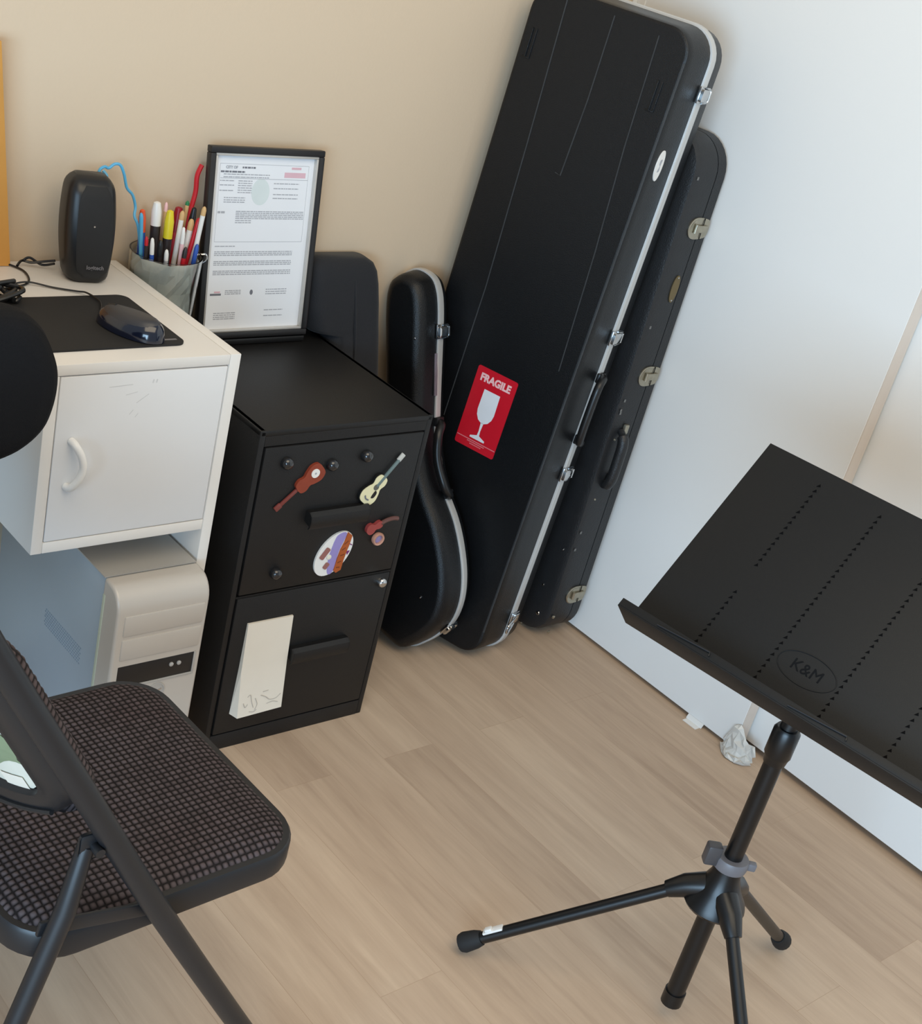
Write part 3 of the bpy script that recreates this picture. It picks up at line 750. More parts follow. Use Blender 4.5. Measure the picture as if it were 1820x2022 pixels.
pen('marker', 0.020, 0.020, 0.010, 0.016, 0.244, 0.0105, 'pen_red', mat('deep_red_cap', (150, 20, 36), 0.35), 'fat deep red marker at the back of the cup', 'marker', 0.045)
pen('pencil', 0.026, 0.022, 0.008, 0.010, 0.256, 0.0042, 'pen_tan', 'pen_green', 'pencil with a green end beside the fat red marker', 'pencil', 0.008)
pen('pen', 0.020, 0.004, 0.018, 0.000, 0.232, 0.0062, 'white', 'pen_tan', 'white pen with a wooden tip leaning right', 'pen', 0.02)
pen('pen', 0.012, -0.010, 0.034, -0.002, 0.238, 0.0048, 'pen_red', 'pen_red', 'bright red pen slanting across to the right', 'pen')
pen('pen', 0.040, -0.014, 0.008, -0.004, 0.262, 0.0050, 'white', 'pen_tan', 'tall white pen standing upright at the right rim of the cup', 'pen')
pen('pen', 0.032, -0.022, 0.008, -0.010, 0.195, 0.0048, 'pen_blue', 'pen_blue', 'blue capped pen low beside the tall white pen', 'pen', 0.02)
pen('tool_handle', 0.036, 0.010, 0.020, 0.004, 0.25, 0.007, 'black', 'black', 'black tool handle tucked between the cup and the frame', 'tool', 0.05)
pen('marker', 0.040, 0.000, 0.020, -0.008, 0.215, 0.0052, 'white', 'white', 'white marker slanting right towards the frame', 'marker', 0.04)


for it in range(200):      # let neighbouring pens push each other apart inside the cup
    for a_ in PENS:
        for b_ in PENS:
            if a_ is b_: continue
            need = a_[3] + b_[3] + 0.0006
            for t_ in (0.0, 0.5, 0.75, 1.0):
                zz_ = t_ * min(a_[1].z, b_[1].z)
                fa, fb = zz_ / a_[1].z, zz_ / b_[1].z
                pa = a_[0].lerp(a_[1], fa); pb = b_[0].lerp(b_[1], fb); dv = (pa - pb); dv.z = 0; dl = dv.length
                if dl < need:
                    push = (dv / max(dl, 1e-5)) * (need - dl) * 0.25
                    a_[0] += push * (1 - fa); a_[1] += push * fa; b_[0] -= push * (1 - fb); b_[1] -= push * fb
    for a_ in PENS:
        lim = 0.0425 - a_[3]; v = a_[0].xy
        if v.length > lim: v = v * (lim / v.length); a_[0].x, a_[0].y = v.x, v.y
        f_ = 0.165 / a_[1].z; pr = a_[0].lerp(a_[1], f_); lim = 0.054 - a_[3]
        if pr.xy.length > lim:
            d2 = pr.xy * (1 - lim / pr.xy.length) / f_; a_[1].x -= d2.x; a_[1].y -= d2.y
        wy = 0.060 - a_[3]
        if a_[1].y > wy: a_[1].y = wy
for l0, l1, name, r, bodym, tipm, label, cat, tiplen in PENS:
    p0 = CB + l0; p1 = CB + l1; d = (p1 - p0).normalized(); xx = d.orthogonal().normalized(); yy = d.cross(xx)
    th = thing(name, label, cat, mtx=axes(p0, xx, yy, d), group='pens and pencils in the glass cup')
    L_ = (p1 - p0).length
    q = MB(); q.lathe([(r * 0.6, 0), (r, 0.004), (r, L_ - tiplen)], 12); q.build('barrel', bodym, th)
    q = MB(); q.lathe([(r * 1.02, L_ - tiplen), (r * 1.02, L_ - tiplen * 0.4), (r * 0.7, L_ - 0.002), (r * 0.3, L_)], 12); q.build('cap' if tiplen > 0.02 else 'end_tip', tipm, th)

# blue curly wire and red ribbon
t = MB()
cp = [(-1.158, -0.050, 0.86), (-1.166, -0.044, 0.905), (-1.171, -0.036, 0.921), (-1.168, -0.030, 0.936), (-1.176, -0.030, 0.956), (-1.189, -0.030, 0.969), (-1.196, -0.028, 0.991), (-1.204, -0.026, 1.006), (-1.214, -0.024, 1.007),
      (-1.224, -0.024, 1.000), (-1.232, -0.024, 1.002), (-1.241, -0.026, 0.998), (-1.245, -0.030, 0.990), (-1.240, -0.036, 0.985), (-1.233, -0.036, 0.990), (-1.238, -0.030, 0.997)]
t.tube(smooth_open(cp, 6), 0.0026, 8)
tag(t.build('curly_straw', 'blue'), 'sky blue bent wire rising out of the pen cup above the speaker', 'straw')
t = MB()
cp = [CB + Vector(p) for p in ((0.046, 0.036, 0.17), (0.060, 0.040, 0.22), (0.070, 0.044, 0.262), (0.070, 0.046, 0.292), (0.078, 0.048, 0.312))]
t.tube(smooth_open(cp, 6), [0.0045] * 25, 8)
tag(t.build('red_ribbon', 'pen_red'), 'red plastic strip rising from the cup behind the frame edge', 'ribbon')

# ------------------------------------------------------------------ big guitar case
cx_ = Vector((0.27375411, -0.96151828, -0.0232654)).normalized(); cu_ = Vector((0.07598216, -0.0024936, 0.99710606)); cu_ = (cu_ - cx_ * cu_.dot(cx_)).normalized(); cn_ = cx_.cross(cu_)
if cn_.x > 0: cn_ = -cn_
# right-handed local frame: x = width (to picture right), y = up, z = out of the face
BW, BH, T1, TT = 0.376, 1.404, 0.0992, 0.160
big = thing('bass_guitar_case', 'tall black hard bass guitar case with aluminium trim and red fragile sticker', 'guitar case', mtx=axes((-0.355, -0.38, 0.004), cx_, cu_, cx_.cross(cu_)))
sg = 1 if cx_.cross(cu_).x < 0 else -1
OUT = rrect(-BW, 0, 0, BH, 0.062, 8)


def shell(name, par, levels, material, cap0=True, cap1=True, outl=OUT):
    q = MB(); q.rings([[(x, y, sg * c) for x, y in inset(outl, d)] for c, d in levels], cap0, cap1); return q.build(name, material, par)


shell('front_shell', big, [(-T1 + 0.003, 0.002), (-0.020, 0.0085), (-0.007, 0.0105), (-0.0022, 0.0125), (0.0, 0.0165), (0.0, 0.0185), (0.0, 0.022)], 'abs')
shell('back_shell', big, [(-T1 - 0.003, 0.001), (-TT + 0.012, 0.0035), (-TT + 0.004, 0.007), (-TT, 0.016)], 'abs')
q = MB()
q.rings([[(x, y, sg * c) for x, y in inset(OUT, d)] for c, d in ((-T1 + 0.013, 0.004), (-T1 + 0.0125, -0.001), (-T1 + 0.009, -0.0022), (-T1 + 0.004, -0.0014), (-T1 - 0.001, -0.0014), (-T1 - 0.006, -0.0022), (-T1 - 0.0095, -0.001), (-T1 - 0.010, 0.004))], False, False)
q.build('metal_valance', 'alu', big)
# pressed ribs of the face
def rib(par, pts, r=0.0013, name='face_rib', m_='abs_glint', zz=0.0002):
    q = MB(); q.tube([(x, y, sg * zz) for x, y in pts], r, 6); return q.build(name, m_, par)


rib(big, [(-0.290, 1.378), (-0.280, 1.1), (-0.272, 0.8), (-0.276, 0.5)])
rib(big, [(-0.182, 1.376), (-0.181, 1.218), (-0.187, 1.065), (-0.200, 1.067)])
rib(big, [(-0.081, 1.368), (-0.074, 1.16), (-0.060, 0.95), (-0.050, 0.70)])
for x0, y0 in ((-0.346, 1.252), (-0.054, 1.238)):
    q = MB(); q.box((x0, y0, sg * -0.002), (x0 + 0.004, y0 + 0.056, sg * 0.0025), 0.0006); q.box((x0 + 0.010, y0, sg * -0.002), (x0 + 0.013, y0 + 0.056, sg * 0.002), 0.0006); q.box((x0 - 0.006, y0 - 0.002, sg * -0.002), (x0 + 0.013, y0 + 0.001, sg * 0.002), 0.0005)
    q.build('embossed_mark', 'abs', big)
rib(big, [(-0.0150, 0.08), (-0.0150, 1.335)], 0.0022, 'crease_highlight', 'abs_glint', -0.0014)  # pale strip paints the highlight along the face edge


def side_frame(x, y, c):  # frame on the narrow side of a case: local x -> out of side... u: toward face, v: up, w: outward
    return axes((x, y, sg * c), (0, 0, sg), (0, 1, 0), (1, 0, 0))


def latch(par, mtx, sc=1.0, metal='chrome'):
    L_ = bpy.data.objects.new('latch', None)
    q = MB()
    q.box((-0.020 * sc, -0.014 * sc, 0.0), (0.018 * sc, 0.014 * sc, 0.004 * sc), 0.0012, mtx=mtx)
    lt = q.build('latch', metal, par)
    q = MB()
    q.rings([[(x, y, z) for x, y in rrect(-0.010 * sc + i0, 0.017 * sc - i0, -0.0105 * sc + i0, 0.0105 * sc - i0, 0.003 * sc, 3)] for z, i0 in ((0.004 * sc, 0), (0.009 * sc, 0.0), (0.0115 * sc, 0.003 * sc))], mtx=mtx)
    o = q.build('latch_lever', metal, par); o.parent = lt
    q = MB(); q.tube([mtx @ Vector(p) for p in ((-0.018 * sc, -0.009 * sc, 0.006 * sc), (-0.018 * sc, 0.009 * sc, 0.006 * sc))], 0.003 * sc, 8)
    q.tube([mtx @ Vector(p) for p in ((-0.018 * sc, -0.011 * sc, 0.005 * sc), (0.004 * sc, -0.0125 * sc, 0.006 * sc))], 0.0018 * sc, 6)
    q.tube([mtx @ Vector(p) for p in ((-0.018 * sc, 0.011 * sc, 0.005 * sc), (0.004 * sc, 0.0125 * sc, 0.006 * sc))], 0.0018 * sc, 6)
    o = q.build('latch_bail', metal, par); o.parent = lt
    return lt


for yb in (1.288, 0.787, 0.470): latch(big, side_frame(0.0, yb, -T1), 1.15)
# lowest latch hangs open
mtx = side_frame(0.0, 0.100, -T1)
q = MB(); q.box((-0.018, -0.016, 0.0), (0.018, 0.016, 0.005), 0.0015, mtx=mtx); q.box((-0.010, -0.008, 0.005), (0.012, 0.014, 0.010), 0.002, mtx=mtx); lt = q.build('latch', 'chrome', big)
q = MB(); q.tube([mtx @ Vector(p) for p in smooth_open([(0.004, 0.008, 0.008), (0.030, 0.004, 0.014), (0.048, -0.004, 0.016), (0.046, -0.020, 0.016), (0.026, -0.018, 0.013), (0.006, -0.010, 0.008)], 5)], 0.0024, 8); o = q.build('latch_bail', 'chrome', big); o.parent = lt
# handle folded toward the face
q = MB()
hp = smooth_open([(0.002, 0.697, -T1), (0.014, 0.700, -T1 + 0.012), (0.020, 0.690, -T1 + 0.034), (0.021, 0.660, -T1 + 0.040), (0.021, 0.600, -T1 + 0.040), (0.020, 0.562, -T1 + 0.034), (0.014, 0.552, -T1 + 0.012), (0.002, 0.555, -T1)], 5)
q.tube([(x, y, sg * c) for x, y, c in hp], [0.009] * len(hp), 12); hd = q.build('carry_handle', 'black', big)
for yb in (0.697, 0.555):
    q = MB(); q.box((-0.002, yb - 0.011, sg * (-T1 - 0.016)), (0.007, yb + 0.011, sg * (-T1 + 0.016)), 0.003); o = q.build('handle_mount', 'black', big); o.parent = hd
# maker's badge on the side
bm_ = side_frame(-0.0085, 1.146, -0.0345)
bm_ = side_frame(-0.0075, 1.146, -0.0345)
q = MB(); q.prism(ell(0.0145, 0.030), -0.003, 0.0018, mtx=bm_); bo = q.build('maker_badge', 'white', big)
q = MB(); q.prism(smooth_closed([(-0.004, 0.012), (0.004, 0.011), (0.004, 0.003), (0.0, -0.001), (0.005, -0.012), (-0.004, -0.010), (-0.002, 0.0)], 3), 0.0018, 0.0022, mtx=bm_); o = q.build('badge_print', 'ink', big); o.parent = bo
# fragile sticker
sm = axes((-0.1797, 0.549, sg * 0.0004), (1, 0, 0), (0, 1, 0), (0, 0, sg)) @ Matrix.Rotation(math.radians(-0.6), 4, 'Z')
q = MB(); q.prism(rrect(-0.0515, 0.0515, -0.0905, 0.0905, 0.005, 4), 0, 0.0004, mtx=sm); stk = q.build('fragile_sticker', 'red', big); stk['label'] = 'red FRAGILE sticker with white wine glass'
stm = sm @ Matrix.Translation((0, 0, 0.0006))
o = text_obj('fragile_lettering', 'FRAGILE', 0.0225, 'label_pink', big, stm @ Matrix.Translation((0, 0.068, 0)), 0.0011, 0.0001, sx=0.93); o.parent = stk
q = MB(); q.prism([(-0.0205, 0.046), (0.0205, 0.046), (0.0215, 0.0), (0.019, -0.012), (0.0125, -0.022), (0.003, -0.027), (-0.003, -0.027), (-0.0125, -0.022), (-0.019, -0.012), (-0.0215, 0.0)], 0, 0.0002, mtx=stm)
q.prism([(-0.0035, -0.026), (0.0035, -0.026), (0.002, -0.045), (0.003, -0.056), (0.019, -0.062), (0.019, -0.066), (-0.019, -0.066), (-0.019, -0.062), (-0.003, -0.056), (-0.002, -0.045)], 0, 0.0002, mtx=stm)
o = q.build('wine_glass_print', 'label_white', big); o.parent = stk
q = MB(); q.box((-0.050, -0.0725, 0), (0.050, -0.0705, 0.0002), mtx=stm)
for u0, u1, v in ((-0.022, 0.022, -0.0755), (-0.014, 0.014, -0.0800)):
    u = u0
    while u < u1: q.box((u, v - 0.0012, 0), (u + 0.003, v + 0.0012, 0.0002), mtx=stm); u += 0.0038
o = q.build('small_print', 'pink', big); o.parent = stk
big.matrix_world = big.matrix_world

# ------------------------------------------------------------------ flat guitar case against the right wall
c2x0, c2y = -0.108, -0.358
cs2 = thing('guitar_case', 'older black guitar case with gold-toned latches, flat against the white sliding door', 'guitar case', (-0.065, -0.19, 0.0))
# local: build in world coordinates shifted ; outline in (y,z), thickness along x
inv2 = Matrix.Translation(-Vector(cs2.location))
mm2 = inv2 @ Matrix(((0, 0, 1, 0), (1, 0, 0, 0), (0, 1, 0, 0), (0, 0, 0, 1)))   # (u,v,w) -> (w,u,v)
O2 = rrect(c2y, -0.012, 0.006, 1.198, 0.075, 8)
SEAM = -0.036
q = MB(); q.rings([[(u, v, w) for u, v in inset(O2, d)] for w, d in ((SEAM - 0.0012, 0.001), (c2x0 + 0.016, 0.0), (c2x0 + 0.004, 0.004), (c2x0, 0.014))], mtx=mm2); q.build('front_shell', 'leatherette', cs2)
q = MB(); q.rings([[(u, v, w) for u, v in inset(O2, d)] for w, d in ((SEAM + 0.0012, 0.001), (-0.010, 0.0), (-0.003, 0.010))], mtx=mm2); q.build('back_shell', 'leatherette', cs2)
q = MB(); q.rings([[(u, v, w) for u, v in inset(O2, d)] for w, d in ((SEAM - 0.0015, 0.005), (SEAM + 0.0015, 0.005))], False, False, mtx=mm2); q.build('seam_gap', 'perf', cs2)


def s2(x, z): return inv2 @ axes((x, c2y, z), (-1, 0, 0), (0, 0, 1), (0, -1, 0))


for z_ in (1.018, 0.686, 0.126):
    mt = s2(SEAM, z_)
    q = MB(); P = smooth_closed([(0.038, 0.0), (0.030, 0.017), (0.014, 0.023), (-0.012, 0.021), (-0.024, 0.016), (-0.027, 0.0), (-0.024, -0.016), (-0.012, -0.021), (0.014, -0.023), (0.030, -0.017)], 4)
    q.rings([[(x, y, z) for x, y in inset(P, d)] for z, d in ((0.0, 0), (0.0025, 0.0), (0.0035, 0.0025), (0.0025, 0.005), (0.0025, 0.006))], mtx=mt); lt = q.build('latch', 'nickel', cs2)
    q = MB(); q.box((-0.018, -0.008, 0.0025), (0.016, 0.008, 0.008), 0.0025, mtx=mt); q.tube([mt @ Vector(p) for p in ((0.018, -0.009, 0.006), (0.018, 0.009, 0.006))], 0.004, 10); o = q.build('latch_lever', 'nickel', cs2); o.parent = lt
    q = MB(); q.box((-0.005, -0.0225, 0.0035), (-0.0035, 0.0225, 0.0045), mtx=mt); o = q.build('latch_joint', 'perf', cs2); o.parent = lt
q = MB(); q.prism(ell(0.011, 0.030), 0, 0.002, mtx=s2(-0.053, 0.886)); q.build('maker_badge', 'gold', cs2)
q = MB()
for z_ in (0.911, 0.861): q.lathe([(0.0003, 0), (0.002, 0), (0.0018, 0.0012), (0.0003, 0.0016)], 10, mtx=s2(-0.053, z_) @ Matrix.Translation((0, 0, 0.002)))
q.build('badge_rivet', 'chrome', cs2)
q = MB()
hp = smooth_open([(-0.075, c2y - 0.002, 0.556), (-0.080, c2y - 0.016, 0.548), (-0.082, c2y - 0.024, 0.530), (-0.082, c2y - 0.025, 0.490), (-0.082, c2y - 0.024, 0.450), (-0.080, c2y - 0.016, 0.430), (-0.075, c2y - 0.002, 0.422)], 5)
q.tube([inv2 @ p for p in hp], [0.008] * 5 + [0.0125] * (len(hp) - 10) + [0.008] * 5, 12); hd = q.build('carry_handle', 'leatherette', cs2)
for z_ in (0.562, 0.440):
    q = MB(); q.box((-0.007, -0.012, 0), (0.007, 0.012, 0.010), 0.004, mtx=s2(-0.066, z_)); o = q.build('handle_loop', 'nickel', cs2); o.parent = hd
for z_, r_ in ((0.385, 0.0028), (0.535, 0.0028)):
    q = MB(); q.lathe([(0.0005, 0), (r_, 0), (r_ * 0.8, 0.0015), (0.0005, 0.002)], 10, mtx=s2(-0.085, z_)); q.build('rivet', 'nickel', cs2)


def f2(y, z): return inv2 @ axes((c2x0, y, z), (0, -1, 0), (0, 0, 1), (-1, 0, 0))


for y_, z_, r_ in ((-0.32, 0.062, 0.0055), (-0.31, 0.135, 0.003), (-0.335, 0.245, 0.0025)):
    q = MB(); q.lathe([(0.0005, 0), (r_, 0), (r_ * 0.8, 0.002), (0.0005, 0.003)], 12, mtx=f2(y_, z_)); q.build('rivet', 'chrome', cs2)
for z_ in (0.072, 0.03):
    q = MB(); q.lathe([(0.0005, 0), (0.0045, 0), (0.004, 0.0025), (0.0005, 0.0035)], 12, mtx=s2(-0.096, z_)); q.build('corner_stud', 'nickel', cs2)
for x_, y_ in ((-0.094, -0.27), (-0.03, -0.27), (-0.094, -0.10), (-0.03, -0.10)):
    q = MB(); q.lathe([(0.006, 0), (0.0075, 0.003), (0.0075, 0.0062)], 12, mtx=inv2 @ Matrix.Translation((x_, y_, 0))); q.build('foot_stud', 'nickel', cs2)
q = MB(); rn = random.Random(4)
for y_, z_ in ((c2y - 0.0002, 0.60), (c2y - 0.0002, 0.607), (c2y - 0.0002, 0.63), (c2y - 0.0002, 0.30), (c2y - 0.0002, 0.255), (c2y - 0.0002, 1.12), (c2y - 0.0002, 0.80)):
    x_ = c2x0 + 0.012 + rn.uniform(0, 0.008)
    q.box((x_ - 0.003, y_ - 0.0003, z_ - 0.0035), (x_ + 0.002, y_ + 0.0005, z_ + 0.003), mtx=inv2)
q.build('scuff_mark', mat('pale_scuff', (112, 112, 110), 0.7), cs2)

cs2.location.x -= 0.0215; cs2.rotation_euler.y = math.radians(1.0)

# ------------------------------------------------------------------ small guitar / ukulele case
nv = Vector((-0.962 * math.cos(0.07), -0.274 * math.cos(0.07), math.sin(0.07)))
w0 = Vector((0.274, -0.962, 0)); w0 = (w0 - nv * w0.dot(nv)).normalized(); u0 = nv.cross(w0)
if u0.z < 0: u0 = -u0
ax_a = (w0 * 0.957 + u0 * 0.29).normalized(); ax_b = (u0 * 0.957 - w0 * 0.29).normalized()
org = Vector((-0.455, -0.24, 0.0)) + w0 * 0.02 + Vector((0, 0, 0.006))
zz = ax_a.cross(ax_b); s3 = 1 if zz.dot(nv) > 0 else -1
uke = thing('ukulele_case', 'small black shaped ukulele case with silver trim, leaning behind the filing cabinet', 'instrument case', mtx=axes(org, ax_a, ax_b, zz))
half = [(0.0, 0.0), (0.04, 0.018), (0.073, 0.042), (0.106, 0.0766), (0.126, 0.127), (0.1306, 0.186), (0.122, 0.25), (0.105, 0.309), (0.078, 0.367), (0.060, 0.4268), (0.053, 0.492), (0.053, 0.58), (0.055, 0.668), (0.056, 0.753), (0.050, 0.799), (0.034, 0.825), (0.0, 0.838)]
O3 = smooth_closed(half + [(-x, y) for x, y in half[-2:0:-1]], 4)


def shell3(name, levels, material, cap0=True, cap1=True):
    q = MB(); q.rings([[(x, y, s3 * c) for x, y in inset(O3, d)] for c, d in levels], cap0, cap1); return q.build(name, material, uke, angle=50)


shell3('front_shell', [(0.003, 0.001), (0.045, 0.006), (0.058, 0.010), (0.066, 0.018), (0.069, 0.026), (0.069, 0.029)], 'abs')
shell3('back_shell', [(-0.003, 0.001), (-0.028, 0.006), (-0.036, 0.012), (-0.040, 0.024)], 'abs')
q = MB(); q.rings([[(x, y, s3 * c) for x, y in inset(O3, d)] for c, d in ((0.012, 0.003), (0.012, -0.0010), (0.008, -0.0022), (0.003, -0.0014), (-0.003, -0.0022), (-0.008, -0.0010), (-0.008, 0.003))], False, False); q.build('metal_valance', 'alu', uke, angle=50)


def uf(i_pt, i_next):
    p = Vector((*half[i_pt], 0)); n_ = Vector((*half[i_next], 0)); pm = (p + n_) / 2; d = (n_ - p).normalized(); outw = Vector((d.y, -d.x, 0))
    return axes(pm, (0, 0, s3), tuple(d), tuple(outw))


latch(uke, uf(12, 13), 1.1); latch(uke, uf(2, 3), 1.05)
q = MB()
ax = uf(9, 10); zh = 0.008
hp = smooth_open([Vector((0.055, 0.515, s3 * 0.0)), Vector((0.066, 0.512, s3 * 0.008)), Vector((0.070, 0.49, s3 * 0.026)), Vector((0.072, 0.44, s3 * 0.030)), Vector((0.088, 0.385, s3 * 0.026)), Vector((0.090, 0.362, s3 * 0.008)), Vector((0.082, 0.36, 0))], 5)
q.tube(hp, [0.0095] * len(hp), 12); hd = q.build('carry_handle', 'black', uke)
for p_ in ((0.0545, 0.518), (0.0815, 0.362)):
    q = MB(); q.box((p_[0] - 0.006, p_[1] - 0.010, -0.014), (p_[0] + 0.006, p_[1] + 0.010, 0.014), 0.003); o = q.build('handle_mount', 'black', uke); o.parent = hd
q = MB(); q.box((0.0515, 0.575, s3 * 0.014 - 0.004), (0.0555, 0.665, s3 * 0.014 + 0.004), 0.0005); q.build('side_label', 'violet_strip', uke)
rb = [(x, y) for x, y in half[4:16]]
q = MB(); q.lathe([(0.0003, 0), (0.003, 0), (0.0025, 0.002), (0.0003, 0.003)], 10, mtx=axes((0.035, 0.70, s3 * 0.069), (1, 0, 0), (0, 1, 0), (0, 0, s3))); q.lathe([(0.0003, 0), (0.003, 0), (0.0025, 0.002), (0.0003, 0.003)], 10, mtx=axes((0.06, 0.14, s3 * 0.069), (1, 0, 0), (0, 1, 0), (0, 0, s3))); q.build('rivet', 'chrome', uke)

# ------------------------------------------------------------------ soft gig bag
gb = thing('gig_bag', 'soft navy-black gig bag slumped between the filing cabinet and the ukulele case', 'bag', (-0.62, -0.12, 0))
levels = [(0.002, -0.700, -0.585, -0.255, -0.04), (0.03, -0.714, -0.575, -0.268, -0.03), (0.15, -0.716, -0.577, -0.262, -0.02), (0.32, -0.716, -0.582, -0.215, -0.012), (0.48, -0.716, -0.578, -0.150, -0.004),
          (0.60, -0.716, -0.570, -0.100, 0.004), (0.690, -0.716, -0.580, -0.080, 0.008), (0.697, -0.755, -0.581, -0.078, 0.008), (0.705, -0.765, -0.582, -0.076, 0.009), (0.75, -0.768, -0.588, -0.068, 0.010), (0.79, -0.768, -0.595, -0.060, 0.010), (0.815, -0.768, -0.602, -0.054, 0.010), (0.83, -0.764, -0.611, -0.046, 0.009), (0.839, -0.755, -0.628, -0.036, 0.004)]
q = MB(); R = []
for z, x0, x1, y0, y1 in levels:
    rr_ = min(x1 - x0, y1 - y0) * 0.38
    R.append([(x + 0.62, y + 0.12, z) for x, y in rrect(x0, x1, y0, y1, rr_, 6)])
q.rings(R); o = q.build('bag_body', 'bag', gb, angle=70)
q = MB()
q.tube([(x + 0.62, y + 0.12, z) for x, y, z in smooth_open([(-0.668, -0.056, 0.80), (-0.66, -0.080, 0.70), (-0.655, -0.102, 0.60), (-0.65, -0.152, 0.48), (-0.645, -0.217, 0.32), (-0.64, -0.264, 0.15)], 5)], 0.003, 8); q.build('piping', 'bag', gb)

# ------------------------------------------------------------------ music stand
PXc, PYc = -0.755, -1.326
ms = thing('music_stand', 'black tripod music stand with a solid tilted desk, in front of the white sliding doors', 'music stand', (PXc, PYc, 0))
q = MB(); q.tube([(0, 0, 0.045), (0, 0, 0.25)], 0.0155, 18); q.tube([(0, 0, 0.040), (0, 0, 0.066)], 0.0178, 18); q.build('lower_tube', 'stand', ms)
q = MB(); q.tube([(0, 0, 0.34), (0, 0, 0.545), (0, 0, 0.555)], [0.0145, 0.0145, 0.0145], 20); q.build('pole', 'stand', ms)
q = MB(); q.tube([(0, 0, 0.54), (0, 0, 0.552), (0, 0, 0.556), (0, 0, 0.598), (0, 0, 0.604)], [0.0165, 0.0185, 0.0205, 0.0205, 0.017], 20); q.tube([(0, 0, 0.60), (0.01, 0, 0.68)], 0.0135, 16); q.build('height_collar', 'stand', ms)
q = MB(); q.tube([(0.0, 0, 0.66), (0.05, 0.004, 0.70)], 0.014, 14); q.tube([(-0.010, 0.026, 0.640), (0.02, 0.02, 0.66)], 0.008, 12); q.build('tilt_bracket', 'stand', ms)
legs = [(-0.230, 0.286), (0.347, 0.012), (-0.150, -0.325)]
q = MB()
q.lathe([(0.020, 0.252), (0.046, 0.256), (0.050, 0.262), (0.047, 0.272), (0.034, 0.292), (0.024, 0.318), (0.021, 0.336), (0.016, 0.336)], 28)
for lx, ly in legs:
    d = Vector((lx, ly, 0)).normalized()
    q.tube([(d.x * 0.02, d.y * 0.02, 0.288), (d.x * 0.05, d.y * 0.05, 0.276), (d.x * 0.075, d.y * 0.075, 0.258)], [0.022, 0.019, 0.0135], 14)
q.build('hub', 'stand', ms)
q = MB()
q.lathe([(0.0155, 0.336), (0.026, 0.336), (0.027, 0.340), (0.027, 0.352), (0.025, 0.356), (0.0155, 0.356)], 28)
q.build('clamp_ring', 'grey_clamp', ms)
dd = Vector((-0.80, 0.60, 0)).normalized()
q = MB(); q.box((0.022, -0.010, 0.338), (0.046, 0.010, 0.374), 0.004, mtx=Matrix.Rotation(math.atan2(dd.y, dd.x), 4, 'Z')); q.build('clamp_lever', mat('smoky_grey_lever', (72, 70, 72), 0.4), ms)
q = MB(); q.box((0.024, -0.006, 0.338), (0.040, 0.006, 0.352), 0.003, mtx=Matrix.Rotation(-0.75, 4, 'Z')); q.build('clamp_bolt', 'grey_clamp', ms)
for lx, ly in legs:
    d = Vector((lx, ly, 0)); L_ = d.length; d.normalize()
    p0 = Vector((d.x * 0.055, d.y * 0.055, 0.272)); p1 = Vector((d.x * (L_ - 0.012), d.y * (L_ - 0.012), 0.020))
    q = MB(); q.tube([p0, p1], 0.0105, 14); lg = q.build('leg', 'stand', ms)
    e = (p1 - p0).normalized()
    q = MB(); q.tube([p1 - e * 0.036, p1 - e * 0.024, p1 - e * 0.004, p1 + e * 0.004], [0.0125, 0.0160, 0.0178, 0.0150], 16); o = q.build('rubber_foot', 'black_matt', ms); o.parent = lg
    if lx < -0.2:
        q = MB(); k = p1 - e * 0.062; sd_ = Vector((-e.y, e.x, 0)).normalized(); upv = sd_.cross(e).normalized()
        if upv.z < 0: upv = -upv
        mt = axes(k + upv * 0.0095, tuple(e), tuple(upv.cross(e)), tuple(upv))
        q.box((-0.018, -0.006, -0.001), (0.018, 0.008, 0.003), 0.001, mtx=mt); q.box((0.000, -0.002, 0.002), (0.012, 0.008, 0.008), 0.001, mtx=mt)
        o = q.build('white_tape_tag', 'white', ms); o.parent = lg
# desk plate
pw = Vector((0.12894, -0.99165, 0)); pu = Vector((0.7105, 0.0924, 0.6976)).normalized(); pu = (pu - pw * pu.dot(pw)).normalized(); pn = pu.cross(pw)
if pn.x > 0: pn = -pn
pz = pw.cross(pu); s4 = 1 if pz.dot(pn) > 0 else -1
PM = Matrix.Translation((-PXc, -PYc, 0)) @ axes((-0.8502, -1.3354, 0.666), pw, pu, pz)
PWd, PHt = 0.2533, 0.3631
q = MB(); q.box((-PWd, 0, -0.0022 if s4 > 0 else 0.0), (PWd, PHt, 0.0 if s4 > 0 else 0.0022), 0.0006, mtx=PM); plate = q.build('desk_plate', 'plate', ms)
q = MB()
q.box((-PWd - 0.0, -0.0022, min(0, s4 * 0.060)), (PWd + 0.0, 0.0, max(0, s4 * 0.060)), 0.0005, mtx=PM)
q.box((-PWd - 0.0, 0.0, min(s4 * 0.058, s4 * 0.060)), (PWd, 0.012, max(s4 * 0.058, s4 * 0.060)), 0.0005, mtx=PM)
q.build('ledge', 'plate', ms)
for a, i0, i1 in ((-0.148, 0, 10), (-0.148, 14, 30), (-0.0455, 0, 30), (0.060, 0, 30), (0.163, 0, 30)):
    q = MB()
    for i in range(i0, i1):
        bb_ = 0.030 + i * 0.0105
        q.prism([(a - 0.0030, bb_ - 0.001), (a + 0.0030, bb_ + 0.0008), (a + 0.0004, bb_ + 0.0052)], s4 * 0.0, s4 * 0.0004, mtx=PM)
    o = q.build('perforation_row', 'perf', ms); o.parent = plate
for a0 in (0.035, -0.185):
    q = MB(); q.tube([PM @ Vector((a0, 0.0035, s4 * 0.0615)), PM @ Vector((a0 + 0.088, 0.0095, s4 * 0.0615)), PM @ Vector((a0 + 0.090, 0.004, s4 * 0.0615))], 0.0012, 8); o = q.build('page_holder_wire', 'tube', ms); o.parent = plate
q = MB()
EL = ell(0.046, 0.024, 48)
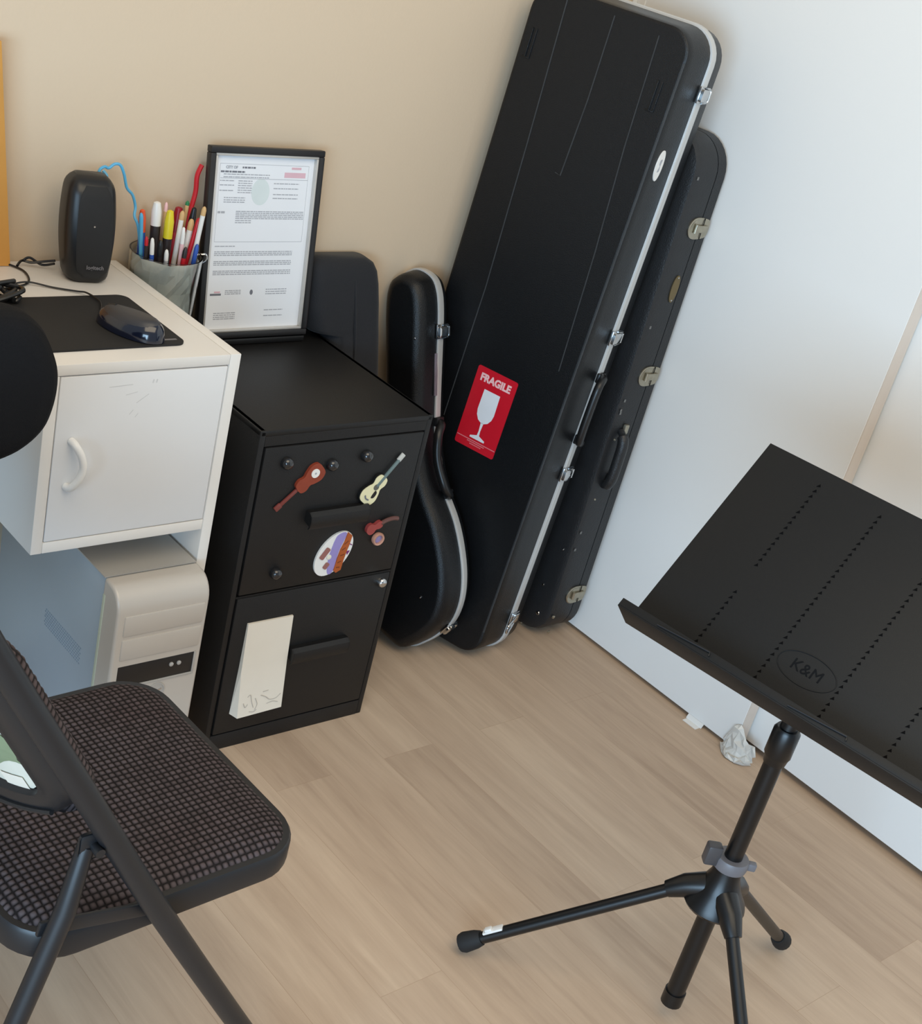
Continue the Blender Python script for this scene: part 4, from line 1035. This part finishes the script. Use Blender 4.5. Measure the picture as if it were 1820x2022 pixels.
cen = Matrix.Translation((0.008, 0.078, 0))
q.tube([PM @ cen @ Vector((x, y, s4 * 0.0004)) for x, y in EL + EL[:1]], 0.0008, 6, caps=False)
o = q.build('embossed_oval', 'plate', ms); o.parent = plate
o = text_obj('embossed_lettering', 'K&M', 0.024, 'deboss', ms, PM @ cen @ axes((0, 0, s4 * 0.0003), (1, 0, 0), (0, 1, 0), (0, 0, 1)), 0.0, 0.0005); o.parent = plate

# ------------------------------------------------------------------ folding chair
fcx, fcy = -1.64, -0.91
ch_ = thing('folding_chair', 'grey-brown upholstered metal folding chair in the lower left foreground', 'chair', (fcx, fcy, 0))


def pad_mesh(name, x0, x1, y0, y1, rad, base, dome, mtx, par, pitch=0.0092, step=0.0022, warp=None):
    pxx = pitch * 1.05; nx = round((x1 - x0) / pxx) * 5; ny = round((y1 - y0) / pitch) * 5
    bm = bmesh.new(); lay = bm.verts.layers.float.new('knob'); G = {}; rk = random.Random(13); amp = {}
    cxm, cym = (x0 + x1) / 2, (y0 + y1) / 2; hx, hy = (x1 - x0) / 2, (y1 - y0) / 2
    for i in range(nx + 1):
        for j in range(ny + 1):
            x = x0 + (x1 - x0) * i / nx; y = y0 + (y1 - y0) * j / ny
            qx = max(abs(x - cxm) - (hx - rad), 0); qy = max(abs(y - cym) - (hy - rad), 0)
            dist = rad - math.hypot(qx, qy) if (qx or qy) else min(hx - abs(x - cxm), hy - abs(y - cym))
            if abs(x - cxm) <= hx - rad: dist = min(dist, hy - abs(y - cym))
            if abs(y - cym) <= hy - rad: dist = min(dist, hx - abs(x - cxm))
            if dist < -0.002: continue
            t_ = min(max(dist, 0) / 0.05, 1); h = dome * math.sqrt(max(0, 1 - (1 - t_) ** 2)) + dome * 0.25 * min(max(dist, 0) / 0.2, 1)
            k = (abs(math.sin(PI * i / 5)) * abs(math.sin(PI * j / 5))) ** 0.7
            k *= amp.setdefault((int((i - 0.001) // 5), int((j - 0.001) // 5)), rk.uniform(0.68, 1.0))
            pv = (x, y, base + h + 0.0023 * k)
            v = bm.verts.new(mtx @ Vector(warp(*pv) if warp else pv)); v[lay] = k; G[i, j] = v
    for i in range(nx):
        for j in range(ny):
            ks = [(i, j), (i + 1, j), (i + 1, j + 1), (i, j + 1)]
            if all(k in G for k in ks): bm.faces.new([G[k] for k in ks])
    me = bpy.data.meshes.new(name); bm.to_mesh(me); bm.free(); me.shade_smooth(); me.materials.append(M['fabric'])
    o = bpy.data.objects.new(name, me); COL.objects.link(o); o.parent = par; return o


I4 = Matrix.Identity(4)
SX0, SX1, SY0, SY1 = -0.205, 0.205, -0.205, 0.215      # seat rectangle, local
pm = Matrix.Rotation(math.radians(2.0), 4, 'Z')
SO = rrect(SX0, SX1, SY0, SY1, 0.070, 8)
q = MB(); q.rings([[(x, y, z) for x, y in inset(SO, d)] for z, d in ((0.414, 0.006), (0.412, 0.001), (0.416, 0.0), (0.444, 0.0), (0.449, 0.003), (0.449, 0.012), (0.440, 0.013))], False, False, mtx=pm)
q.rings([[(x, y, z) for x, y in inset(SO, 0.012)] for z in (0.436, 0.441)], mtx=pm); seat = q.build('seat_pan', 'tube', ch_)
pad_mesh('seat_pad', SX0 + 0.009, SX1 - 0.009, SY0 + 0.009, SY1 - 0.009, 0.062, 0.443, 0.016, pm, ch_)
YN, YF = -1.137 - fcy, -0.685 - fcy


def legpath(y):
    return [(-1.402 - fcx, y, 0.012), (-1.497 - fcx, y, 0.159), (-1.684 - fcx, y, 0.472), (-1.805 - fcx, y, 0.688), (-1.897 - fcx, y, 0.851), (-1.945 - fcx, y, 0.94)]


for y in (YN, YF):
    q = MB(); q.tube(smooth_open(legpath(y), 4), 0.0148, 16); q.build('front_leg', 'tube', ch_)
    q = MB(); q.tube([(-1.944 - fcx, y + 0.0, 0.012), (-1.80 - fcx, y, 0.51), (-1.778 - fcx, y + (0.012 if y < 0 else -0.012), 0.585)], [0.0125, 0.0125, 0.010], 14); lg = q.build('rear_leg', 'tube', ch_)
    s = 1 if y < 0 else -1
    q = MB(); q.box((-1.790 - fcx, min(y + s * 0.004, y + s * 0.012), 0.568), (-1.748 - fcx, max(y + s * 0.004, y + s * 0.012), 0.606), 0.006)
    q.tube([(-1.772 - fcx, y - s * 0.010, 0.588), (-1.772 - fcx, y + s * 0.016, 0.588)], 0.006, 10); q.build('hinge_bracket', 'tube', ch_)
    q = MB(); q.box((-0.085, -0.003, -0.010), (0.060, 0.003, 0.010), 0.002, mtx=Matrix.Translation((-0.10, y + s * 0.014, 0.462)) @ Matrix.Rotation(0.18, 4, 'Y')); q.build('side_link', 'tube', ch_)
    for xx in (-1.402 - fcx, -1.944 - fcx):
        q = MB(); q.lathe([(0.012, 0.0), (0.018, 0.0), (0.0185, 0.02), (0.015, 0.026)], 14, mtx=Matrix.Translation((xx, y, 0))); q.build('foot_cap', 'black_matt', ch_)
q = MB(); q.tube([(-1.91 - fcx, YN, 0.13), (-1.91 - fcx, YF, 0.13)], 0.009, 12); q.build('rear_crossbar', 'tube', ch_)
q = MB(); q.tube([(-1.945 - fcx, YN, 0.94), (-1.955 - fcx, YN + 0.03, 0.96), (-1.955 - fcx, YF - 0.03, 0.96), (-1.945 - fcx, YF, 0.94)], 0.0148, 14); q.build('top_rail', 'tube', ch_)
# backrest: local frame origin at its lower edge
bu = Vector((-0.121, 0, 0.216)).normalized(); bx = Vector((0, 1, 0)); bn = bx.cross(bu)
if bn.x < 0: bn = -bn
sx_ = 1 if bx.cross(bu).x > 0 else -1
bo_ = Vector((-1.772 - fcx, (YN + YF) / 2, 0.640))
BM = axes(bo_, bx, bu, bx.cross(bu))
hw = (YF - YN) / 2 - 0.006
BO = rrect(-hw, hw, 0.0, 0.30, 0.075, 8)


def bwarp(u, v, w):      # the backrest is bowed: its middle sits further back and lower than its ends
    k = 1 - min(1, (u / hw) ** 2)
    return (u, v - 0.045 * k * (1 - min(1, max(0, v) / 0.30)), w - 0.070 * k)


def dense(P, n=6):
    Q = []
    for a, b_ in zip(P, P[1:] + P[:1]):
        m_ = max(1, int((Vector(b_) - Vector(a)).length / 0.012))
        for k in range(m_): Q.append(tuple(Vector(a).lerp(Vector(b_), k / m_)))
    return Q


BO = dense(rrect(-hw, hw, 0.0, 0.30, 0.060, 8))


def bcap(q, d, w):      # curved sheet filling the outline at inset d
    zs = sorted(set([round(i * 0.30 / 16, 4) for i in range(17)]))
    n = 28; G = []
    for j in range(17):
        v = d + (0.30 - 2 * d) * j / 16; r = 0.060 - min(d, 0.05)
        dv = min(v - d, 0.30 - d - v); cut = r - math.sqrt(max(0, r * r - (r - dv) ** 2)) if dv < r else 0
        h_ = hw - d - cut
        G.append([bwarp(-h_ + 2 * h_ * i / n, v, w) for i in range(n + 1)])
    q.rings([[p for p in row] for row in G], False, False, closed=False, mtx=BM)


q = MB(); q.rings([[bwarp(x, y, z) for x, y in inset(BO, d)] for z, d in ((0.0, 0.002), (-0.002, 0.0), (-0.018, 0.003), (-0.022, 0.010), (-0.022, 0.026), (-0.019, 0.031), (-0.019, 0.036), (-0.010, 0.040))], False, False, mtx=BM)
bcap(q, 0.003, -0.001); q.build('backrest_pan', 'tube', ch_)
pad_mesh('backrest_pad', -hw - 0.010, hw + 0.010, -0.012, 0.312, 0.075, -0.002, 0.026, BM, ch_, pitch=0.0095, step=0.0025, warp=bwarp)
q = MB(); bcap(q, 0.039, -0.0105); bc = q.build('glossy_back_card', 'cream_print', ch_)
bc['label'] = 'glossy white and green printed card'
q = MB(); R = []
for j in range(7):
    v = 0.075 + 0.05 * j / 6 ; lo = -hw + 0.045 + 0.006 * math.sin(j * 1.3)
    R.append([bwarp(lo + 0.16 * i / 16, v + 0.014 * math.sin(i * 0.55 + 0.8), -0.0120) for i in range(17)])
q.rings(R, False, False, closed=False, mtx=BM); o = q.build('green_print', 'green_print', ch_); o.parent = bc
q = MB(); R = []
for j in range(5):
    R.append([bwarp(-hw + 0.062 + 0.035 * i / 6, 0.036 + 0.024 * j / 4, -0.0120) for i in range(7)])
q.rings(R, False, False, closed=False, mtx=BM); o = q.build('cream_print', 'pad_paper', ch_); o.parent = bc
q = MB(); q.tube([BM @ Vector(bwarp(u, 0.016, -0.024)) for u in [-hw + 0.03 + 0.012 * i for i in range(12)]], 0.0035, 8); q.build('back_rail', 'tube', ch_)

# ------------------------------------------------------------------ office chair (only its back shows)
oc = thing('office_chair', 'black cloth office chair whose rounded backrest rises at the left picture edge', 'chair', (-1.95, -0.62, 0), 0)


def ow(x, y, z): return (x + 1.95, y + 0.62, z)


edge = [(-1.676, 0.993), (-1.652, 0.989), (-1.634, 0.981), (-1.615, 0.962), (-1.602, 0.937), (-1.594, 0.913), (-1.592, 0.886), (-1.596, 0.856), (-1.606, 0.829), (-1.628, 0.806), (-1.659, 0.790)]
full = edge + [(-1.72, 0.776), (-1.80, 0.770), (-1.88, 0.770)]
full = full + [(-3.76 - x, z) for x, z in full[::-1][1:]] + [(-2.00, 1.001), (-1.88, 1.005), (-1.76, 1.002)]
FO = smooth_closed(full[::-1], 4)
q = MB()
q.rings([[ow(x, y, z) for x, z in inset(FO, d)] for y, d in ((-0.552, 0.03), (-0.556, 0.012), (-0.566, 0.003), (-0.580, 0.0), (-0.600, 0.0), (-0.616, 0.004), (-0.626, 0.014), (-0.630, 0.032))]); q.build('backrest', 'mesh', oc, angle=60)
q = MB(); q.tube([ow(*p) for p in smooth_open([(-1.90, -0.625, 0.90), (-1.90, -0.640, 0.75), (-1.90, -0.62, 0.5), (-1.90, -0.50, 0.42)], 5)], 0.02, 12); q.build('back_bar', 'black', oc)
q = MB(); q.rings([[ow(x, y, z) for x, y in inset(rrect(-2.12, -1.68, -0.58, -0.16, 0.1), d)] for z, d in ((0.43, 0.02), (0.45, 0.0), (0.485, 0.0), (0.50, 0.03))]); q.build('seat', 'mesh', oc)
q = MB(); q.tube([ow(-1.90, -0.36, 0.08), ow(-1.90, -0.36, 0.43)], 0.025, 14); q.build('gas_lift', 'black', oc)
for k in range(5):
    a = 2 * PI * k / 5 + 0.3; x_, y_ = -1.90 + 0.24 * math.cos(a), -0.36 + 0.24 * math.sin(a)
    q = MB(); q.tube([ow(-1.90, -0.36, 0.10), ow(x_, y_, 0.07)], [0.022, 0.014], 10); lg = q.build('base_arm', 'black', oc)
    q = MB(); q.tube([ow(x_, y_ - 0.012, 0.0265), ow(x_, y_ + 0.012, 0.0265)], 0.026, 14); o = q.build('caster', 'black', oc); o.parent = lg
